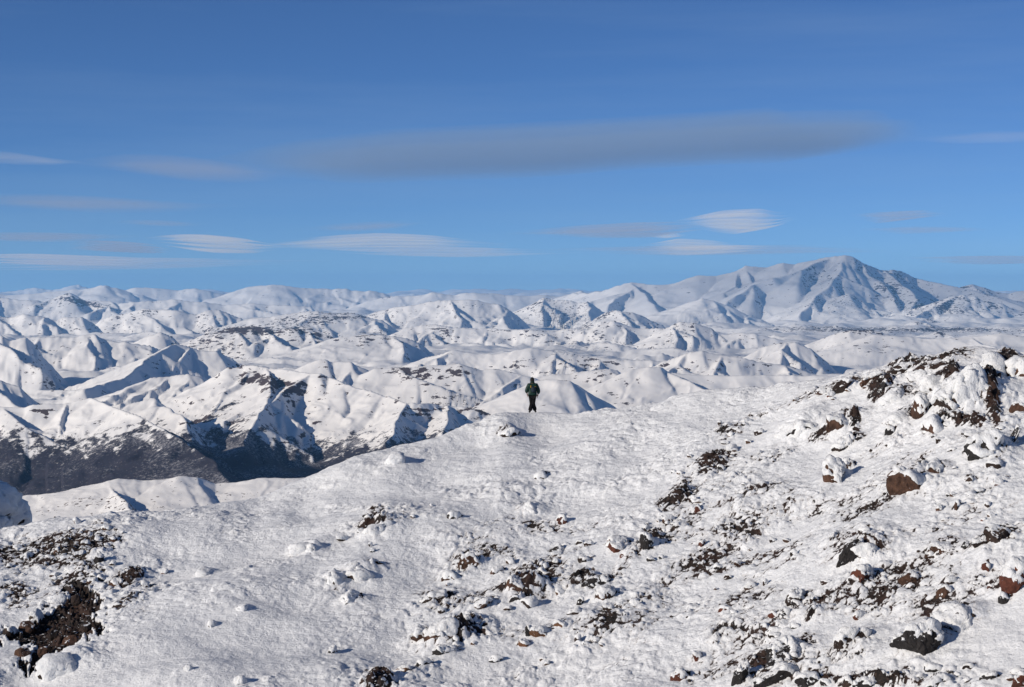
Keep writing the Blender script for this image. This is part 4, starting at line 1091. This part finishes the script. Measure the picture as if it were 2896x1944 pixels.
M_SKIN = mat_plain('weathered_skin', (0.30, 0.17, 0.12), .6)
M_JACKET = mat_plain('dark_green_jacket', (0.004, 0.026, 0.019), .6, 14)
M_TROUS = mat_plain('black_trousers', (0.005, 0.005, 0.006), .95)
M_HAT = mat_plain('dark_hat', (0.014, 0.014, 0.013), .9)
M_BOOT = mat_plain('black_boots', (0.010, 0.009, 0.009), .6)
M_PACK = mat_plain('navy_backpack', (0.008, 0.018, 0.030), .7)
M_YEL = mat_plain('yellow_strap', (0.42, 0.24, 0.025), .6)

def add_hiker():
    p = slope_point(1506, 1168)
    u = 1506
    # stand on the crest itself
    uu = float(tan_x(1506, 1168)); yr = float(np.interp(uu, us_, DR)) - 0.4
    zz = float(near_height(np.array([[uu]]), np.array([[yr]]))[0][0, 0])
    root = bpy.data.objects.new('person', None); COL.objects.link(root)
    root.location = (uu * yr, yr, zz + 0.0)
    tag(root, 'hiker in a dark green jacket and black trousers walking away along the snow ridge', 'person')
    # ---- body: one continuous surface
    Vb = [(0, 0, .93), (0, .01, 1.12), (0, .01, 1.30), (0, .0, 1.42), (0, .01, 1.50), (-.015, .03, 1.60), (-.015, .035, 1.70),
          (-.17, 0, 1.40), (-.29, -.03, 1.13), (-.27, .08, .95), (.18, 0, 1.40), (.295, -.04, 1.12), (.265, .02, .90),
          (-.09, 0, .88), (-.055, .12, .47), (-.13, -.08, .10), (-.15, .04, .04), (.09, 0, .88), (.045, .10, .47), (.135, .22, .10), (.15, .36, .05)]
    Eb = [(0, 1), (1, 2), (2, 3), (3, 4), (4, 5), (5, 6), (3, 7), (7, 8), (8, 9), (3, 10), (10, 11), (11, 12), (0, 13), (13, 14), (14, 15), (15, 16), (0, 17), (17, 18), (18, 19), (19, 20)]
    Rb = [.13, .12, (.14, .11), .10, .055, (.078, .09), (.07, .085), .06, .043, .03, .06, .043, .03, .085, .055, .04, .04, .085, .055, .04, .04]
    for s, wi in ((-1, 9), (1, 12)):
        wx, wy, wz = Vb[wi]
        b = len(Vb)
        Vb.append((wx - s * .012, wy + .03, wz - .075)); Rb.append((.022, .034)); Eb.append((wi, b))
        for j, (oy, ln) in enumerate(((-.028, .055), (-.009, .068), (.010, .064), (.028, .05))):
            i0 = len(Vb)
            Vb.append((wx - s * .016, wy + .03 + oy, wz - .105)); Rb.append(.0095)
            Vb.append((wx - s * .024, wy + .034 + oy, wz - .105 - ln * .55)); Rb.append(.009)
            Vb.append((wx - s * .042, wy + .040 + oy, wz - .105 - ln)); Rb.append(.0075)
            Eb += [(b, i0), (i0, i0 + 1), (i0 + 1, i0 + 2)]
        i0 = len(Vb)
        Vb.append((wx - s * .020, wy + .072, wz - .065)); Rb.append(.011)
        Vb.append((wx - s * .030, wy + .088, wz - .105)); Rb.append(.009)
        Eb += [(b, i0), (i0, i0 + 1)]
    skin_mesh('body', Vb, Eb, Rb, M_SKIN, root)
    # ---- jacket, longer and looser than the body
    Vj = [(0, 0, .84), (0, .0, .95), (0, .0, 1.10), (0, .0, 1.27), (0, 0, 1.39), (0, .005, 1.47), (-.005, .012, 1.535),
          (-.175, 0, 1.385), (-.25, -.02, 1.24), (-.30, -.03, 1.10), (-.285, .05, .985),
          (.185, 0, 1.385), (.26, -.03, 1.24), (.31, -.04, 1.09), (.28, 0, .925)]
    Ej = [(0, 1), (1, 2), (2, 3), (3, 4), (4, 5), (5, 6), (4, 7), (7, 8), (8, 9), (9, 10), (4, 11), (11, 12), (12, 13), (13, 14)]
    Rj = [(.225, .18), (.22, .18), (.22, .18), (.24, .185), (.19, .16), (.11, .11), (.095, .105), .118, .108, .10, .075, .118, .108, .10, .075]
    skin_mesh('jacket', Vj, Ej, Rj, M_JACKET, root, 2)
    # ---- trousers: two tapering legs that cross at the knees and flare at the hem
    Vt = [(0, 0, .90), (-.08, .0, .82), (-.07, .06, .65), (-.045, .12, .46), (-.09, .01, .26), (-.135, -.07, .09),
          (.08, .0, .82), (.06, .05, .65), (.035, .10, .46), (.09, .16, .26), (.14, .22, .09)]
    Et = [(0, 1), (1, 2), (2, 3), (3, 4), (4, 5), (0, 6), (6, 7), (7, 8), (8, 9), (9, 10)]
    Rt = [(.19, .16), .135, .115, .10, .105, .125, .135, .115, .10, .105, .125]
    skin_mesh('trousers', Vt, Et, Rt, M_TROUS, root)
    # ---- hat, boots
    skin_mesh('hat', [(-.012, .015, 1.50), (-.015, .025, 1.58), (-.015, .032, 1.66), (-.015, .034, 1.73), (-.012, .03, 1.785)], [(0, 1), (1, 2), (2, 3), (3, 4)], [(.09, .095), (.105, .115), (.115, .125), (.10, .11), (.04, .045)], M_HAT, root)
    for s, hx, hy, tx, ty in ((-1, -.135, -.09, -.165, .10), (1, .14, .20, .175, .40)):
        skin_mesh('boot', [(hx, hy, .14), (hx, hy + .01, .06), (hx + (tx - hx) * .5, hy + (ty - hy) * .5, .05), (tx, ty, .04)], [(0, 1), (1, 2), (2, 3)], [.06, (.055, .055), (.05, .045), (.045, .035)], M_BOOT, root)
    # ---- collar
    skin_mesh('collar', [(-.005, .005, 1.47), (-.008, .012, 1.53), (-.012, .02, 1.575)], [(0, 1), (1, 2)], [(.125, .125), (.12, .125), (.112, .12)], M_JACKET, root)
    # ---- small pack worn high on the back
    pk = bpy.data.objects.new('backpack', None); COL.objects.link(pk)
    pk.location = root.location
    tag(pk, 'small navy backpack with yellow strap trim on the back of the hiker', 'backpack')
    skin_mesh('bag', [(.04, -.20, 1.02), (.04, -.215, 1.12), (.04, -.21, 1.24), (.04, -.195, 1.34)], [(0, 1), (1, 2), (2, 3)], [(.11, .07), (.135, .085), (.135, .08), (.09, .05)], M_PACK, pk)
    skin_mesh('pocket', [(.06, -.285, 1.06), (.06, -.292, 1.14), (.06, -.285, 1.20)], [(0, 1), (1, 2)], [(.07, .022), (.085, .03), (.06, .02)], M_PACK, pk)
    skin_mesh('strap', [(-.085, -.225, 1.26), (-.085, -.205, 1.33), (-.085, -.15, 1.385)], [(0, 1), (1, 2)], [(.022, .012)] * 3, M_YEL, pk)
    skin_mesh('strap', [(.10, -.27, 1.315), (.145, -.25, 1.325), (.185, -.22, 1.31)], [(0, 1), (1, 2)], [(.012, .012)] * 3, M_YEL, pk)
    return root
HIKER = add_hiker()
print('hiker', time.time() - T0)

# ================================================================== clouds (lens shaped volumes, beyond and above the haze)
def mat_cloud(name, dens, col, aniso=0.25):
    m = NT(name)
    pv = m.n('ShaderNodeVolumePrincipled', ins={'Density': dens, 'Anisotropy': aniso, 'Color': (*col, 1)})
    m.t.links.new(pv.outputs[0], m.out.inputs['Volume'])
    return m.m

def add_cloud(px0, px1, pts, d_km, depth_km, opacity, col, label, seed, streak=0.4, aniso=-0.15, ends=(.30, .30)):
    """pts: (fraction along, centre row, half height in rows) of the outline as seen"""
    d = d_km * 1000
    na, nb = 76, 14
    fr = np.array([p[0] for p in pts]); cy = np.array([p[1] for p in pts], float); hh = np.array([p[2] for p in pts], float)
    rs = random.Random(seed)
    nl = 5 if hh.max() > 30 else (4 if hh.max() > 15 else 3 if hh.max() > 7 else 2)
    k = np.hanning(9); k /= k.sum()
    Vs, Qs, off = [], [], 0
    for j in range(nl):
        v = (j + .5) / nl * 2 - 1
        wd = math.sqrt(1 - 0.5 * v * v)
        c0 = 0.5 + rs.uniform(-.06, .06) + 0.05 * v; e0, e1 = max(0, c0 - wd * .5 * rs.uniform(.9, 1.1)), min(1, c0 + wd * .5 * rs.uniform(.9, 1.1))
        a01 = np.linspace(0, 1, na); a = e0 + (e1 - e0) * a01
        t = np.linspace(-1, 1, nb)
        xa = tan_x(px0 + (px1 - px0) * a, 600) * d
        hr_ = np.interp(a, fr, hh)
        zc = tan_z(np.interp(a, fr, cy) + v * hr_ * 0.92) * d
        th = hr_ / F0 * d / nl * 0.95
        zc = np.convolve(np.pad(zc, 4, mode='edge'), k, 'valid'); th = np.convolve(np.pad(th, 4, mode='edge'), k, 'valid')
        endf = np.clip(np.minimum(a01 / ends[0], (1 - a01) / ends[1]), 0, 1)
        endf = endf * endf * (3 - 2 * endf)
        A, Tt = np.meshgrid(a, t, indexing='ij')
        E = np.broadcast_to(endf[:, None], A.shape)
        X = np.broadcast_to(xa[:, None], A.shape)
        half = depth_km * 1000 * (0.30 + 0.70 * E) * rs.uniform(.8, 1.1)
        Y = d + Tt * half + rs.uniform(-.2, .2) * depth_km * 1000
        wisp = fbm(A * (px1 - px0) / 300.0 + seed + 7 * j, Tt * 3.0 + seed, 4, seed + 31 + j)
        prof = np.clip(1 - Tt ** 2, 0, 1) * np.clip(E * (1 + streak * wisp) + 0.5 * streak * wisp * (1 - E), 0, 1.0)
        bow = -Tt * Tt * th[:, None] * 0.3
        up = th[:, None] * prof; dn = th[:, None] * prof * 0.9
        Zt = zc[:, None] + bow + up + 0.5; Zb = zc[:, None] + bow - dn - 0.5
        n = na * nb
        Vt = np.stack([X, Y, Zt], -1).reshape(-1, 3); Vb_ = np.stack([X, Y, Zb], -1).reshape(-1, 3)
        q = grid_quads(na, nb)
        i = np.arange(n).reshape(na, nb)
        ring = np.concatenate([i[:, 0], i[-1, 1:], i[::-1, -1][1:], i[0, ::-1][1:]])
        side = np.stack([ring[:-1], ring[1:], ring[1:] + n, ring[:-1] + n], -1)
        Qs.append(np.concatenate([q[:, ::-1], q + n, side]) + off); Vs.append(np.concatenate([Vt, Vb_])); off += 2 * n
    Q = np.concatenate(Qs); V = np.concatenate(Vs)
    th = hh / F0 * d; zc = tan_z(cy) * d
    c = V.mean(0)
    path = 2 * th.max() / max(0.05, abs(float(zc.mean())) / d)          # slant path through the lens
    path = min(path, 1.6 * depth_km * 1000)
    me = fast_mesh('lenticular_cloud', V - c, Q, mat_cloud('cloud_vapour', -math.log(1 - opacity) / path, col, aniso))
    bm = bmesh.new(); bm.from_mesh(me); bmesh.ops.recalc_face_normals(bm, faces=bm.faces); bm.to_mesh(me); bm.free()
    o = bpy.data.objects.new('lenticular_cloud', me); COL.objects.link(o)
    o.location = c
    tag(o, label, 'cloud', 'lens shaped clouds above the mountains')
    return o

G = 1.2397
def R(*a): return [(f, r * G, h * G) for f, r, h in a]
GREY = (0.52, 0.58, 0.70); WHITE = (0.99, 0.95, 0.89); PALE = (0.85, 0.85, 0.87)
CLOUDS = [
    (430 * G, 2070 * G, R((0, 388, 14), (.12, 380, 22), (.2, 374, 32), (.3, 360, 40), (.5, 346, 44), (.62, 332, 40), (.8, 314, 42), (.93, 312, 40), (1, 326, 16)), 26, 3.2, .95, (0.33, 0.48, 0.69), 'long grey lens cloud stretching across the middle of the sky', 1, .22),
    (140 * G, 700 * G, R((0, 372, 5), (.25, 378, 16), (.5, 384, 20), (.8, 392, 14), (1, 396, 5)), 30, 2.8, .6, GREY, 'thin grey veil cloud trailing left of the long grey cloud', 2, .5),
    (-150 * G, 210 * G, R((0, 360, 4), (.6, 362, 5), (1, 372, 4)), 34, 2.0, .25, WHITE, 'thin white streak cloud at the left edge', 3, .95),
    (-150 * G, 560 * G, R((0, 462, 8), (.45, 466, 13), (.7, 468, 8), (1, 470, 3)), 34, 2.5, .65, GREY, 'faint grey band cloud at the left below the white streak', 4, .5),
    (325 * G, 640 * G, R((0, 548, 4), (.15, 550, 14), (.45, 556, 22), (.75, 560, 18), (1, 564, 6)), 60, 3.5, .78, WHITE, 'brightest white lens cloud low on the left', 5, .95),
    (140 * G, 400 * G, R((0, 568, 5), (.4, 563, 13), (.8, 566, 12), (1, 572, 4)), 56, 3.0, .85, GREY, 'grey lens cloud just left of the brightest white cloud', 6, .35),
    (560 * G, 1180 * G, R((0, 562, 5), (.3, 553, 14), (.5, 548, 16), (.7, 550, 13), (1, 560, 4)), 62, 3.5, .70, WHITE, 'long white lens cloud right of the brightest white cloud', 7, .95),
    (680 * G, 1000 * G, R((0, 526, 3), (.5, 518, 7), (.8, 510, 7), (1, 506, 2)), 50, 2.0, .5, GREY, 'thin grey tilted cloud above the long white lens cloud', 8, .3),
    (250 * G, 490 * G, R((0, 508, 2), (.5, 510, 5), (1, 511, 2)), 50, 1.5, .45, GREY, 'thin grey sliver cloud above the brightest white cloud', 9, .3),
    (-150 * G, 430 * G, R((0, 588, 8), (.4, 592, 14), (.75, 596, 12), (1, 590, 4)), 68, 3.5, .85, PALE, 'wide pale cloud bank low at the left edge', 10, .6),
    (-150 * G, 340 * G, R((0, 540, 8), (.5, 541, 9), (1, 538, 3)), 52, 2.5, .7, GREY, 'faint grey cloud above the pale bank at the left', 11, .4),
    (1150 * G, 1640 * G, R((0, 534, 3), (.35, 530, 12), (.7, 524, 17), (1, 512, 10)), 52, 3.0, .8, GREY, 'grey sloping cloud leading to the white lens above the volcano', 12, .35),
    (1540 * G, 1815 * G, R((0, 508, 5), (.3, 504, 18), (.6, 506, 26), (.85, 502, 18), (1, 494, 6)), 50, 3.0, .78, WHITE, 'white lens cloud left above the volcano', 13, .95),
    (1460 * G, 1720 * G, R((0, 562, 3), (.3, 558, 13), (.6, 560, 10), (1, 562, 3)), 60, 2.5, .62, WHITE, 'small white cloud under the sloping grey cloud', 14, .95),
    (1480 * G, 1570 * G, R((0, 540, 2), (.5, 538, 6), (1, 537, 2)), 56, 1.5, .55, WHITE, 'tiny white cloud between two clouds left of the volcano', 15, .95),
    (1930 * G, 2170 * G, R((0, 492, 3), (.4, 496, 12), (.7, 490, 9), (1, 488, 3)), 50, 2.0, .65, GREY, 'grey cloud right above the volcano', 16, .4),
    (1940 * G, 2280 * G, R((0, 524, 3), (.4, 525, 7), (1, 523, 2)), 54, 2.0, .55, GREY, 'thin grey cloud under the grey cloud right above the volcano', 17, .3),
    (1180 * G, 2090 * G, R((0, 572, 4), (.4, 572, 11), (.7, 568, 10), (1, 572, 3)), 70, 3.5, .6, GREY, 'long faint cloud band behind the volcano shoulder', 18, .5),
    (2020 * G, 2500 * G, R((0, 590, 3), (.5, 594, 11), (1, 592, 5)), 70, 3.0, .7, GREY, 'faint grey band low at the right edge', 19, .4),
    (-150 * G, 760 * G, R((0, 610, 6), (.3, 606, 13), (.6, 600, 12), (1, 596, 4)), 72, 3.5, .6, PALE, 'broad pale haze cloud hugging the skyline at the left', 21, .9),
    (640 * G, 1330 * G, R((0, 566, 5), (.3, 572, 12), (.6, 576, 11), (1, 574, 4)), 72, 3.5, .6, PALE, 'soft pale cloud band under the long white lens cloud', 22, .9),
    (1420 * G, 1800 * G, R((0, 572, 4), (.4, 572, 11), (.7, 568, 9), (1, 566, 3)), 66, 3.0, .6, WHITE, 'soft cream cloud band just left of the volcano summit', 23, .9),
    (2040 * G, 2500 * G, R((0, 320, 2), (.5, 315, 4), (1, 313, 3)), 36, 1.5, .15, WHITE, 'faint white streak right of the long grey cloud', 20, .95),
]
for i, c in enumerate(CLOUDS): add_cloud(*c, ends=(.22, .10) if i == 0 else (.42, .42))

# ================================================================== haze
def add_haze():
    bm = bmesh.new()
    x, y0, y1, z0, z1 = 46000, -1500, 86000, float(min(ZZ.min(), Z2.min())) - 5, float(max(ZZ.max(), 30)) + 60
    y1 = float(YY.max()) + 500; x = float(np.abs(XX).max()) + 500
    bmesh.ops.create_cube(bm, size=1)
    for v in bm.verts:
        v.co = Vector((x * 2 * v.co.x, y0 + (y1 - y0) * (v.co.y + .5), z0 + (z1 - z0) * (v.co.z + .5)))
    me = bpy.data.meshes.new('haze'); bm.to_mesh(me); bm.free()
    m = NT('haze_air')
    pv = m.n('ShaderNodeVolumePrincipled', ins={'Density': 1.55e-5, 'Anisotropy': 0.0, 'Color': (0.26, 0.58, 1.0, 1)})
    m.t.links.new(pv.outputs[0], m.out.inputs['Volume'])
    me.materials.append(m.m)
    o = bpy.data.objects.new('haze', me); COL.objects.link(o)
    tag(o, 'thin blue mountain haze filling the air', None, kind='stuff')
add_haze()
print('done', time.time() - T0, 'tris', sum(len(me.polygons) for me in bpy.data.meshes))
